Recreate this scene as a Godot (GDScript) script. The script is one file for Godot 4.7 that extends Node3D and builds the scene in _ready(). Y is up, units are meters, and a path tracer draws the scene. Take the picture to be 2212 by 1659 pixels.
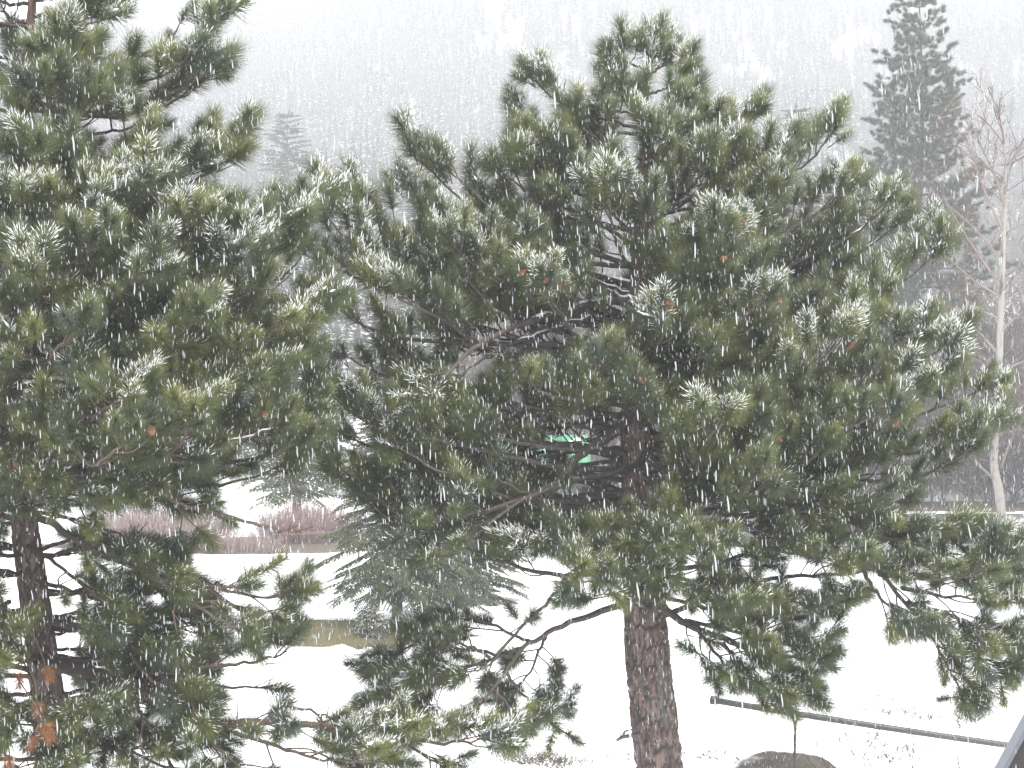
extends Node3D
# A snow shower over two big pines, a snowy meadow and a wooded hillside. Measurements were taken on the photograph at 2212 px width; at(x, y, d) gives the point d metres ahead.
const FOCAL := 3039.0
const EYE := 5.0
var rng := RandomNumberGenerator.new()
var noise := FastNoiseLite.new()
var mats := {}
var taken := {}


class Acc:
	var v := PackedVector3Array()
	var n := PackedVector3Array()
	var c := PackedColorArray()
	var i := PackedInt32Array()

	func add_to(m: ArrayMesh, mat: Material) -> ArrayMesh:
		if i.size() == 0:
			return m
		var a := []
		a.resize(Mesh.ARRAY_MAX)
		a[Mesh.ARRAY_VERTEX] = v
		a[Mesh.ARRAY_NORMAL] = n
		a[Mesh.ARRAY_COLOR] = c
		a[Mesh.ARRAY_INDEX] = i
		m.add_surface_from_arrays(Mesh.PRIMITIVE_TRIANGLES, a)
		m.surface_set_material(m.get_surface_count() - 1, mat)
		return m

	func quad(a: Vector3, b: Vector3, d: Vector3, e: Vector3, col: Color) -> void:
		# corners in clockwise order seen from the front
		var nn := (d - a).cross(b - a).normalized()
		if nn.length() < 0.5:
			nn = (e - a).cross(d - a).normalized()
		var k := v.size()
		for p in [a, b, d, e]:
			v.append(p)
			n.append(nn)
			c.append(col)
		for q in [0, 1, 2, 0, 2, 3]:
			i.append(k + q)

	func box(t: Transform3D, s: Vector3, col: Color) -> void:
		var h := s / 2
		for ax in 3:
			for sg in [-1.0, 1.0]:
				var w := Vector3.ZERO
				w[ax] = sg * h[ax]
				var u := Vector3.ZERO
				u[(ax + 1) % 3] = h[(ax + 1) % 3]
				var q := Vector3.ZERO
				q[(ax + 2) % 3] = h[(ax + 2) % 3] * sg
				quad(t * (w - u - q), t * (w - u + q), t * (w + u + q), t * (w + u - q), col)

	func tube(pts: PackedVector3Array, rad: PackedFloat32Array, sides: int, col: Color, col2: Color, closed := false) -> void:
		var m := pts.size()
		if m < 2:
			return
		var t := (pts[1] - pts[0]).normalized()
		var u := t.cross(Vector3.UP if absf(t.y) < 0.9 else Vector3.RIGHT).normalized()
		var k0 := v.size()
		for a in m:
			var t2 := (pts[mini(a + 1, m - 1)] - pts[maxi(a - 1, 0)]).normalized()
			if t2.length() > 0.5:
				t = t2
			u = (u - t * u.dot(t)).normalized()
			var w := t.cross(u)
			var cc := col.lerp(col2, float(a) / (m - 1))
			for s in sides:
				var th := TAU * s / sides
				var nn := u * cos(th) + w * sin(th)
				v.append(pts[a] + nn * rad[a])
				n.append(nn)
				c.append(cc)
		for a in m - 1:
			for s in sides:
				var p := k0 + a * sides + s
				var q := k0 + a * sides + (s + 1) % sides
				i.append_array(PackedInt32Array([p, p + sides, q + sides, p, q + sides, q]))
		if closed:
			for e in 2:
				var b := k0 + (m - 1) * sides * e
				var kc := v.size()
				v.append(pts[(m - 1) * e])
				n.append(t if e == 1 else (pts[0] - pts[1]).normalized())
				c.append(col2 if e == 1 else col)
				for s in sides:
					if e == 1:
						i.append_array(PackedInt32Array([kc, b + (s + 1) % sides, b + s]))
					else:
						i.append_array(PackedInt32Array([kc, b + s, b + (s + 1) % sides]))

	func spike(a: Vector3, b: Vector3, w: float, col: Color, col2: Color) -> void:
		# a three-sided needle from a to its point b
		var t := (b - a).normalized()
		var u := t.cross(Vector3.UP if absf(t.y) < 0.9 else Vector3.RIGHT).normalized()
		var q := t.cross(u)
		var k := v.size()
		for s in 3:
			var th := TAU * s / 3.0
			var nn := u * cos(th) + q * sin(th)
			v.append(a + nn * w)
			n.append(nn)
			c.append(col)
		v.append(b)
		n.append(t)
		c.append(col2)
		i.append_array(PackedInt32Array([k, k + 3, k + 1, k + 1, k + 3, k + 2, k + 2, k + 3, k]))

	func grain(a: Vector3, b: Vector3, w: float, col: Color) -> void:
		# a spindle of snow from a to b
		var t := (b - a).normalized()
		var u := t.cross(Vector3.UP if absf(t.y) < 0.9 else Vector3.RIGHT).normalized()
		var q := t.cross(u)
		var k := v.size()
		for s in 4:
			var th := TAU * s / 4.0
			var nn := u * cos(th) + q * sin(th)
			v.append(a.lerp(b, 0.45) + nn * w)
			n.append(nn)
			c.append(col)
		v.append_array(PackedVector3Array([a, b]))
		n.append_array(PackedVector3Array([-t, t]))
		c.append_array(PackedColorArray([col, col]))
		for s in 4:
			var e := (s + 1) % 4
			i.append_array(PackedInt32Array([k + s, k + 5, k + e, k + s, k + e, k + 4]))


func at(x: float, y: float, d: float) -> Vector3:
	return Vector3((x - 1106.0) / FOCAL * d, EYE - (y - 829.5) / FOCAL * d, -d)


func seen_at(p: Vector3) -> Vector2:
	return Vector2(1106.0 + p.x / -p.z * FOCAL, 829.5 + (EYE - p.y) / -p.z * FOCAL)


func lin(r: float, g: float, b: float) -> Color:
	return Color(r, g, b).linear_to_srgb()


func rr(a: float, b: float) -> float:
	return rng.randf_range(a, b)


func numbered(called: String) -> String:
	taken[called] = taken.get(called, -1) + 1
	return called if taken[called] == 0 else "%s_%03d" % [called, taken[called]]


func tag(o: Node, label: String, category: String, group := "", kind := "") -> void:
	if label:
		o.set_meta("label", label)
	if category:
		o.set_meta("category", category)
	if group:
		o.set_meta("group", group)
	if kind:
		o.set_meta("kind", kind)


func thing(called: String, label: String, category: String, pos: Vector3, group := "") -> Node3D:
	var o := Node3D.new()
	o.name = numbered(called)
	o.position = pos
	tag(o, label, category, group)
	add_child(o)
	return o


func part(called: String, m: Mesh, parent: Node, kind := "") -> MeshInstance3D:
	var o := MeshInstance3D.new()
	o.name = numbered(called) if parent == self else called
	o.mesh = m
	if kind:
		o.set_meta("kind", kind)
	parent.add_child(o, true)
	return o


func many(called: String, m: Mesh, where: Array, tint: Array, parent: Node) -> MultiMeshInstance3D:
	var mm := MultiMesh.new()
	mm.transform_format = MultiMesh.TRANSFORM_3D
	mm.use_colors = tint.size() > 0
	mm.mesh = m
	mm.instance_count = where.size()
	for k in where.size():
		mm.set_instance_transform(k, where[k])
		if tint.size() > 0:
			mm.set_instance_color(k, tint[k])
	var o := MultiMeshInstance3D.new()
	o.name = numbered(called) if parent == self else called
	o.multimesh = mm
	o.set_meta("kind", "stuff")
	parent.add_child(o, true)
	return o


func one(a: Acc, mat: Material) -> ArrayMesh:
	return a.add_to(ArrayMesh.new(), mat)


func stone(col: Color, rough: float, tinted := false) -> StandardMaterial3D:
	var m := StandardMaterial3D.new()
	m.albedo_color = col
	m.roughness = rough
	m.vertex_color_use_as_albedo = tinted
	return m


func bumps(m: StandardMaterial3D, freq: float, scale: float, height: float) -> StandardMaterial3D:
	var t := NoiseTexture2D.new()
	var fn := FastNoiseLite.new()
	fn.seed = 5
	fn.frequency = freq
	fn.fractal_octaves = 4
	t.noise = fn
	t.seamless = true
	t.width = 256
	t.height = 256
	m.heightmap_enabled = true
	m.heightmap_texture = t
	m.heightmap_scale = height
	m.uv1_triplanar = true
	m.uv1_world_triplanar = true
	m.uv1_scale = Vector3.ONE * scale
	return m


func smooth_line(p: PackedVector3Array, each: int) -> PackedVector3Array:
	var out := PackedVector3Array()
	for k in p.size() - 1:
		var a := p[maxi(k - 1, 0)]
		var d := p[mini(k + 2, p.size() - 1)]
		for s in each:
			out.append(p[k].cubic_interpolate(p[k + 1], a, d, float(s) / each))
	out.append(p[p.size() - 1])
	return out


func taper(count: int, r0: float, r1: float, power := 1.0) -> PackedFloat32Array:
	var out := PackedFloat32Array()
	for k in count:
		out.append(lerpf(r0, r1, pow(float(k) / (count - 1), power)))
	return out


func ground_y(x: float, z: float) -> float:
	var h := 0.10 * noise.get_noise_2d(x * 6.0, z * 6.0) + 0.25 * noise.get_noise_2d(x * 1.3, z * 1.3)
	h *= smoothstep(8.0, 20.0, -z) * 0.6 + 0.4
	if x > 3.0 and z < -36.0 and z > -60.0:
		h *= 0.15
	if z < -62.0:
		var q := (-z - 62.0)
		h += (0.0007 * q * q + 0.105 * q) * (1.0 - 0.24 * smoothstep(10.0, -110.0, x))
		h += smoothstep(0.0, 120.0, q) * (9.0 * noise.get_noise_2d(x * 0.35 + 50.0, z * 0.35) + 2.2 * noise.get_noise_2d(x * 1.4, z * 1.4))
	return h


func rise(x: float, d: float) -> Vector3:
	return Vector3(x, ground_y(x, -d), -d)


# ---------------------------------------------------------------- pines
func needle_cluster(sd: int, count: int, length: float, shoot: float, width: float, snow: int, upright: bool) -> ArrayMesh:
	var r := RandomNumberGenerator.new()
	r.seed = sd
	var a := Acc.new()
	var s := Acc.new()
	var white := Color(0.9, 0.92, 0.95)
	for k in count:
		var f := pow(r.randf(), 0.8)
		var th := r.randf() * TAU
		var open := lerpf(1.35, 0.40, pow(f, 1.4)) + r.randf_range(-0.2, 0.2)
		var base := Vector3(0, f * shoot, 0)
		var d := Vector3(cos(th) * sin(open), cos(open), sin(th) * sin(open))
		var l := length * r.randf_range(0.72, 1.1)
		var tip := base + d * l + Vector3(0, 0, -0.012 * r.randf())
		var g := r.randf_range(0.62, 1.0)
		a.spike(base, tip, width, Color(g * 0.72, g * 0.78, g * 0.8), Color(g, g, g * 0.92))
		if s.v.size() < snow * 6 and ((upright and f > 0.45) or (not upright and d.z > 0.35)) and r.randf() < 0.6:
			var g0 := r.randf_range(0.25, 0.6)
			var g1 := minf(g0 + r.randf_range(0.2, 0.4), 0.97)
			var up := Vector3(0, 0.004, 0) if upright else Vector3(0, 0, 0.004)
			s.grain(base.lerp(tip, g0) + up, base.lerp(tip, g1) + up, r.randf_range(0.0008, 0.0019), white)
	if snow > 35 and not upright:
		for k in 2:
			var f := r.randf_range(0.1, 1.0)
			var o := Vector3(r.randf_range(-0.04, 0.04), f * shoot, r.randf_range(0.025, 0.05))
			s.grain(o, o + Vector3(r.randf_range(-0.03, 0.03), r.randf_range(0.04, 0.08), r.randf_range(-0.005, 0.02)), r.randf_range(0.005, 0.009), white)
	var m := one(a, mats.needles[1])
	s.add_to(m, mats.snow)
	return m


func cone_mesh() -> ArrayMesh:
	var a := Acc.new()
	var col := Color(0.20, 0.092, 0.048)
	var dark := Color(0.08, 0.038, 0.022)
	for ring in 8:
		var f := ring / 7.5
		var rad := 0.019 * sin(PI * clampf(0.12 + 0.84 * f, 0, 1)) + 0.002
		for s in 8:
			var th := TAU * (s + 0.5 * (ring % 2)) / 8
			var dir := Vector3(cos(th), 0, sin(th))
			var side := Vector3(-sin(th), 0, cos(th))
			var y := f * 0.075
			var p0 := dir * rad * 0.55 + Vector3(0, y, 0)
			var p1 := dir * (rad * 1.12 + 0.002) + Vector3(0, y + 0.008, 0)
			var w := rad * 0.48
			a.quad(p0 - side * w, p0 + side * w, p1 + side * w * 0.8, p1 - side * w * 0.8, dark if ring < 1 else col)
			a.quad(p1 - side * w * 0.8, p1 + side * w * 0.8, p0 + side * w + Vector3(0, 0.013, 0), p0 - side * w + Vector3(0, 0.013, 0), col.lerp(dark, 0.3 * (s % 2)))
	a.tube(PackedVector3Array([Vector3.ZERO, Vector3(0, 0.04, 0), Vector3(0, 0.078, 0)]), PackedFloat32Array([0.008, 0.014, 0.002]), 6, dark, col)
	return one(a, mats.tinted)


func bark_trunk(path: PackedVector3Array, rad: PackedFloat32Array, rows: int, sides: int, plate: Color, fissure: Color, top: Color) -> ArrayMesh:
	var cell := FastNoiseLite.new()
	cell.seed = 11
	cell.noise_type = FastNoiseLite.TYPE_CELLULAR
	cell.frequency = 1.0
	cell.fractal_type = FastNoiseLite.FRACTAL_NONE
	cell.cellular_return_type = FastNoiseLite.RETURN_DISTANCE2_SUB
	var tone: FastNoiseLite = cell.duplicate()
	tone.cellular_return_type = FastNoiseLite.RETURN_CELL_VALUE
	var a := Acc.new()
	var curve := smooth_line(path, 16)
	var count := curve.size()
	for y in rows + 1:
		var f := float(y) / rows
		var q := f * (count - 1)
		var k := mini(int(q), count - 2)
		var p := curve[k].lerp(curve[k + 1], q - k)
		var rq := f * (rad.size() - 1)
		var rk := mini(int(rq), rad.size() - 2)
		var r := lerpf(rad[rk], rad[rk + 1], rq - rk)
		for s in sides:
			var th := TAU * s / sides
			var dir := Vector3(cos(th), 0, -sin(th))
			var o := p + dir * r
			var wob := Vector3(noise.get_noise_3d(o.x * 40, o.y * 40, o.z * 40), noise.get_noise_3d(o.y * 40, o.z * 40, o.x * 40 + 9), noise.get_noise_3d(o.z * 40, o.x * 40, o.y * 40 + 31)) * 0.02
			var w := (o + wob * 2.2) * Vector3(25, 5.5, 25)
			var edge := clampf((cell.get_noise_3dv(w) + 1.0) * 2.6, 0, 1)
			var tn := tone.get_noise_3dv(w) * 0.5 + 0.5
			var deep := minf(r * 0.10, 0.022)
			var fine := noise.get_noise_3d(o.x * 300, o.y * 120, o.z * 300)
			o += dir * ((edge - 1.0) * deep + tn * deep * 0.35 + fine * 0.003)
			a.v.append(o)
			a.n.append(dir)
			var c := fissure.lerp(plate.lerp(Color(plate.r * 0.55, plate.g * 0.5, plate.b * 0.5), tn), smoothstep(0.1, 0.75, edge))
			c = c.lerp(Color(0.15, 0.14, 0.135), clampf(fine * 1.2 - 0.15, 0, 0.5))
			a.c.append(c.lerp(top, smoothstep(0.45, 0.75, f)))
	for y in rows:
		for s in sides:
			var p := y * sides + s
			var q := y * sides + (s + 1) % sides
			a.i.append_array(PackedInt32Array([p, p + sides, q + sides, p, q + sides, q]))
	# real normals of the fissured surface
	for y in rows + 1:
		for s in sides:
			var e := a.v[y * sides + (s + 1) % sides] - a.v[y * sides + (s + sides - 1) % sides]
			var g := a.v[mini(y + 1, rows) * sides + s] - a.v[maxi(y - 1, 0) * sides + s]
			a.n[y * sides + s] = e.cross(g).normalized()
	return one(a, mats.bark)


class Pine:
	var root: Node3D
	var base: Vector3
	var path: PackedVector3Array     # trunk, from the ground up
	var rad: PackedFloat32Array
	var boughs := []                 # {"wood": Acc, "snow": Acc, "clusters": []}
	var gaps := []
	var twig := Color(0.06, 0.048, 0.041)
	var limb := Color(0.044, 0.037, 0.034)
	var shag := 1.13


func trunk_point(t: Pine, y_px: float) -> Array:
	for k in t.path.size() - 1:
		var a := seen_at(t.path[k])
		var b := seen_at(t.path[k + 1])
		if y_px <= a.y and y_px >= b.y:
			var f := (a.y - y_px) / (a.y - b.y)
			return [t.path[k].lerp(t.path[k + 1], f), lerpf(t.rad[k], t.rad[k + 1], f)]
	if y_px > seen_at(t.path[0]).y:
		return [t.path[0], t.rad[0]]
	return [t.path[t.path.size() - 1], t.rad[t.rad.size() - 1]]


func lost(t: Pine, p: Vector3) -> bool:
	var q := seen_at(p)
	for g in t.gaps:
		var e := Vector2((q.x - g[0]) / g[2], (q.y - g[1]) / g[3])
		if e.length() < 1.0 and (g.size() < 6 or p.z > g[5]) and rng.randf() < g[4]:
			return true
	return false


func cluster(b: Dictionary, p: Vector3, d: Vector3, scale: float, t: Pine, sure := false) -> void:
	if sure or not lost(t, p + d * 0.12):
		b.clusters.append({"p": p, "d": d.normalized(), "s": scale * rr(0.82, 1.22), "q": seen_at(p + d * 0.12)})


func snow_on(s: Acc, pts: PackedVector3Array, rad: PackedFloat32Array, amount: float) -> void:
	var run := PackedVector3Array()
	var rs := PackedFloat32Array()
	for k in pts.size():
		var flat := 1.0 if k == 0 else 1.0 - absf((pts[k] - pts[k - 1]).normalized().y)
		var on := noise.get_noise_3dv(pts[k] * 22.0) * 0.5 + 0.5 < amount and flat > 0.25
		if on:
			run.append(pts[k] + Vector3(0, rad[k] * 0.75, 0))
			rs.append(minf(rad[k] * 0.62, 0.02) + 0.003)
		if (not on or k == pts.size() - 1) and run.size() > 1:
			rs[0] = 0.001
			rs[rs.size() - 1] = 0.001
			s.tube(run, rs, 5, Color(0.9, 0.92, 0.95), Color(0.9, 0.92, 0.95))
		if not on:
			run = PackedVector3Array()
			rs = PackedFloat32Array()


# style: first = where along it the twigs begin, step and len of the twigs, lift = how far they rise, turn = how their ends turn up or hang
func bough(t: Pine, pts: PackedVector3Array, r0: float, st: Dictionary) -> Dictionary:
	var b := {"wood": Acc.new(), "snow": Acc.new(), "clusters": [], "tone": rr(-0.22, 0.22)}
	t.boughs.append(b)
	var line := smooth_line(pts, 7)
	for k in range(1, line.size()):
		line[k] += Vector3(rr(-1, 1), rr(-1, 1), rr(-1, 1)) * 0.012
	var rad := taper(line.size(), r0, 0.006, 0.75)
	b.wood.tube(line, rad, 7, t.limb, t.twig)
	snow_on(b.snow, line, rad, st.get("snow", 0.35))
	var total := 0.0
	var upto := PackedFloat32Array([0.0])
	for k in line.size() - 1:
		total += line[k].distance_to(line[k + 1])
		upto.append(total)
	var s: float = st.first * total
	var side := 1.0
	var k := 0
	while s < total:
		while k < line.size() - 2 and upto[k + 1] < s:
			k += 1
		var f := (s - upto[k]) / maxf(upto[k + 1] - upto[k], 0.001)
		var p := line[k].lerp(line[k + 1], f)
		var tan := (line[k + 1] - line[k]).normalized()
		var lat := tan.cross(Vector3.UP)
		lat = lat.normalized() if lat.length() > 0.2 else Vector3(rr(-1, 1), 0, rr(-1, 1)).normalized()
		lat = lat.rotated(tan, rr(-0.9, 0.9)) * side
		var tl: float = lerpf(st.len, 0.16, pow(s / total, 1.5)) * rr(0.55, 1.2)
		var d: Vector3 = (tan * rr(0.45, 0.95) + lat * rr(0.5, 1.0) + Vector3.UP * st.lift * rr(0.3, 1.3)).normalized()
		var d2: Vector3 = (d * 0.7 + Vector3.UP * st.turn * rr(0.5, 1.4) + tan * 0.25 + Vector3(rr(-1, 1), rr(-1, 1), rr(-1, 1)) * 0.22).normalized()
		side = -side
		s += st.step * rr(0.6, 1.35)
		if lost(t, p + (d + d2) * tl * 0.5 + d2 * 0.12):
			continue
		var tw := smooth_line(PackedVector3Array([p, p + d * tl * 0.5, p + d * tl * 0.5 + d2 * tl * 0.5, p + d * tl * 0.5 + d2 * (tl * 0.5 + 0.14)]), 3)
		b.wood.tube(tw, taper(tw.size(), 0.0075, 0.004), 4, t.twig, t.twig * 1.15)
		cluster(b, p + d * tl * 0.5 + d2 * tl * 0.5, d2, rr(0.85, 1.2) * t.shag, t, true)
		var more := int(tl / 0.17)
		for e in more:
			if rng.randf() < 0.25:
				continue
			var g := rr(0.35, 0.95)
			var o := p + d * tl * 0.5 * minf(g * 2, 1.0) + d2 * tl * 0.5 * maxf(g * 2 - 1.0, 0.0)
			var d3: Vector3 = (d2 * 0.7 + Vector3(rr(-1, 1), rr(-0.7, 1), rr(-1, 1)) * 0.8 + Vector3.UP * st.turn * 0.6).normalized()
			var tip := o + d3 * rr(0.05, 0.14)
			b.wood.tube(PackedVector3Array([o, tip, tip + d3 * 0.1]), PackedFloat32Array([0.005, 0.004, 0.003]), 4, t.twig, t.twig)
			cluster(b, tip, d3, rr(0.75, 1.1) * t.shag, t)
	var end: Vector3 = ((line[line.size() - 1] - line[line.size() - 3]).normalized() + Vector3.UP * st.turn * 0.7).normalized()
	cluster(b, line[line.size() - 1] - end * 0.04, end, rr(1.0, 1.25) * t.shag, t)
	for e in 3:
		var d4: Vector3 = (end + Vector3(rr(-1, 1), rr(-0.6, 0.9), rr(-1, 1)) * 0.8).normalized()
		var o := line[line.size() - 1] - end * rr(0.05, 0.2)
		b.wood.tube(PackedVector3Array([o, o + d4 * 0.08, o + d4 * 0.18]), PackedFloat32Array([0.005, 0.004, 0.003]), 4, t.twig, t.twig)
		cluster(b, o + d4 * 0.08, d4, rr(0.8, 1.1) * t.shag, t)
	return b


func in_gap(t: Pine, p: Vector3) -> bool:
	var q := seen_at(p)
	for g in t.gaps:
		if g[4] >= 0.65 and (g.size() < 6 or p.z > g[5]) and Vector2((q.x - g[0]) / g[2], (q.y - g[1]) / g[3]).length() < 1.0:
			return true
	return false


# a bough from the trunk to a tip seen at (x, y), dz metres nearer (+) or farther than the trunk
func reach(t: Pine, x: float, y: float, dz: float, up: float, st: Dictionary, r0 := 0.0, filling := false) -> Dictionary:
	var mid := trunk_point(t, y)
	var d0: float = -mid[0].z
	var tip := at(x, y, d0 - dz)
	var flat := Vector2(tip.x - mid[0].x, tip.z - mid[0].z).length()
	var start := trunk_point(t, y + up * flat / d0 * FOCAL)
	var s: Vector3 = start[0]
	var dir := tip - s
	var p1 : Vector3 = s + dir * 0.4 + Vector3.DOWN * flat * st.get("sag", 0.06)
	var p2 : Vector3 = s + dir * 0.78 + Vector3.DOWN * flat * st.get("sag", 0.06) * 1.2 + Vector3(rr(-1, 1), rr(-0.5, 0.5), rr(-1, 1)) * 0.05 * flat
	if filling and (in_gap(t, tip) or in_gap(t, p2) or in_gap(t, tip.lerp(p2, 0.5))):
		return {}
	p1 += Vector3(rr(-1, 1), rr(-1, 1), rr(-1, 1)) * 0.07 * flat
	var r := r0 if r0 > 0 else clampf(0.011 + flat * 0.009, 0.011, start[1] * 0.8 + 0.005)
	return bough(t, PackedVector3Array([s, p1, p2, tip]), r, st)


func drawn(t: Pine, list: Array, r0: float, st: Dictionary) -> Dictionary:
	var p := PackedVector3Array()
	for q in list:
		p.append(at(q[0], q[1], q[2]))
	return bough(t, p, r0, st)


func turned(d: Vector3, roll: float, s: float, p: Vector3) -> Transform3D:
	# y along the shoot, z as nearly up as it can be
	var y := d.normalized()
	var z := Vector3.UP - y * y.y
	z = z.normalized() if z.length() > 0.15 else (Vector3(0.3, 0, 1) - y * (0.3 * y.x + y.z)).normalized()
	z = z.rotated(y, roll)
	return Transform3D(Basis(y.cross(z) * s, y * s, z * s), p)


func finish_pine(t: Pine, cones: Array, extra_cones: int) -> void:
	var all := []
	var nodes := []
	for b in t.boughs:
		var shift := -t.base
		for a in [b.wood, b.snow]:
			a.v = Transform3D(Basis(), shift) * a.v
		var m := one(b.wood, mats.twig)
		b.snow.add_to(m, mats.snow)
		var node := part("bough", m, t.root)
		nodes.append(node)
		for c in b.clusters:
			c.node = node
			c.tone = b.tone
			all.append(c)
	# how much sky each cluster sees: those with few others above them carry snow
	var grid := {}
	for c in all:
		var key := Vector3i((c.p * 2.5).floor())
		grid[key] = grid.get(key, 0) + 1
	for c in all:
		var key := Vector3i((c.p * 2.5).floor())
		var above := 0
		for up in range(1, 5):
			above += grid.get(key + Vector3i(0, up, 0), 0)
		c.open = above < 3
		var front := 0
		for f in range(1, 4):
			front += grid.get(key + Vector3i(0, 0, f), 0) + grid.get(key + Vector3i(0, -0, f), 0) / 2
		var inside: bool = c.q.x > -30 and c.q.x < 2240 and c.q.y > -30 and c.q.y < 1690
		c.show = (1000.0 if inside else 0.0) - front * 8.0 + c.p.z * 6.0
	all.sort_custom(func(a, b): return a.show > b.show)
	var inner := []
	var tint := []
	var outer := []
	var tint2 := []
	for k in all.size():
		var c: Dictionary = all[k]
		var up: bool = c.d.y > 0.75
		var tr := turned(c.d, rr(-0.4, 0.4), c.s, c.p - t.base)
		var y: float = clampf(rng.randf() + c.tone, 0, 0.999)
		var tone := 0 if y < 0.3 else (1 if y < 0.68 else (2 if y < 0.9 else 3))
		if k < 300:
			var kinds: Array = mats.upright if up and c.open else (mats.leaning if c.open else mats.bare)
			var o := part("needle_cluster", kinds[rng.randi() % kinds.size()], c.node)
			o.transform = tr
			o.set_surface_override_material(0, mats.needles[tone])
			c.tr = tr
		else:
			var g := rr(0.7, 1.15)
			var col: Color = Color(g, g, g) * [Color(0.75, 0.82, 1.0), Color(1, 1, 1), Color(1.35, 1.3, 1.05), Color(0.8, 0.95, 1.25)][tone]
			if c.open:
				outer.append(tr)
				tint2.append(col)
			else:
				inner.append(tr)
				tint.append(col)
	if inner.size():
		many("sheltered_needles", mats.bare[0], inner, tint, t.root)
	if outer.size():
		many("snowy_needles", mats.leaning[0], outer, tint2, t.root)
	# cones hang on the clusters that show best nearest to where the photograph has them
	var used := {}
	for k in extra_cones:
		cones.append([rr(900, 2100), rr(300, 1000)])
	for q in cones:
		var best := -1
		var close := 60.0
		for k in mini(300, all.size()):
			var e: float = all[k].q.distance_to(Vector2(q[0], q[1]))
			if e < close and not used.has(k):
				close = e
				best = k
		if best < 0:
			continue
		used[best] = true
		var c: Dictionary = all[best]
		var d: Vector3 = (Vector3(rr(-1.0, 1.0), rr(-1.0, 0.1), rr(0.0, 0.35))).normalized()
		var o := part("pine_cone", mats.cone, c.node)
		o.transform = turned(d, rr(0, 6), rr(0.75, 1.0), c.p - t.base + c.d * 0.07 + Vector3(0, 0, 0.05))


func outline(tab: Array, y: float, col: int) -> float:
	for k in tab.size() - 1:
		if y <= tab[k + 1][0]:
			return lerpf(tab[k][col], tab[k + 1][col], clampf((y - tab[k][0]) / (tab[k + 1][0] - tab[k][0]), 0, 1))
	return tab[tab.size() - 1][col]


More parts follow.
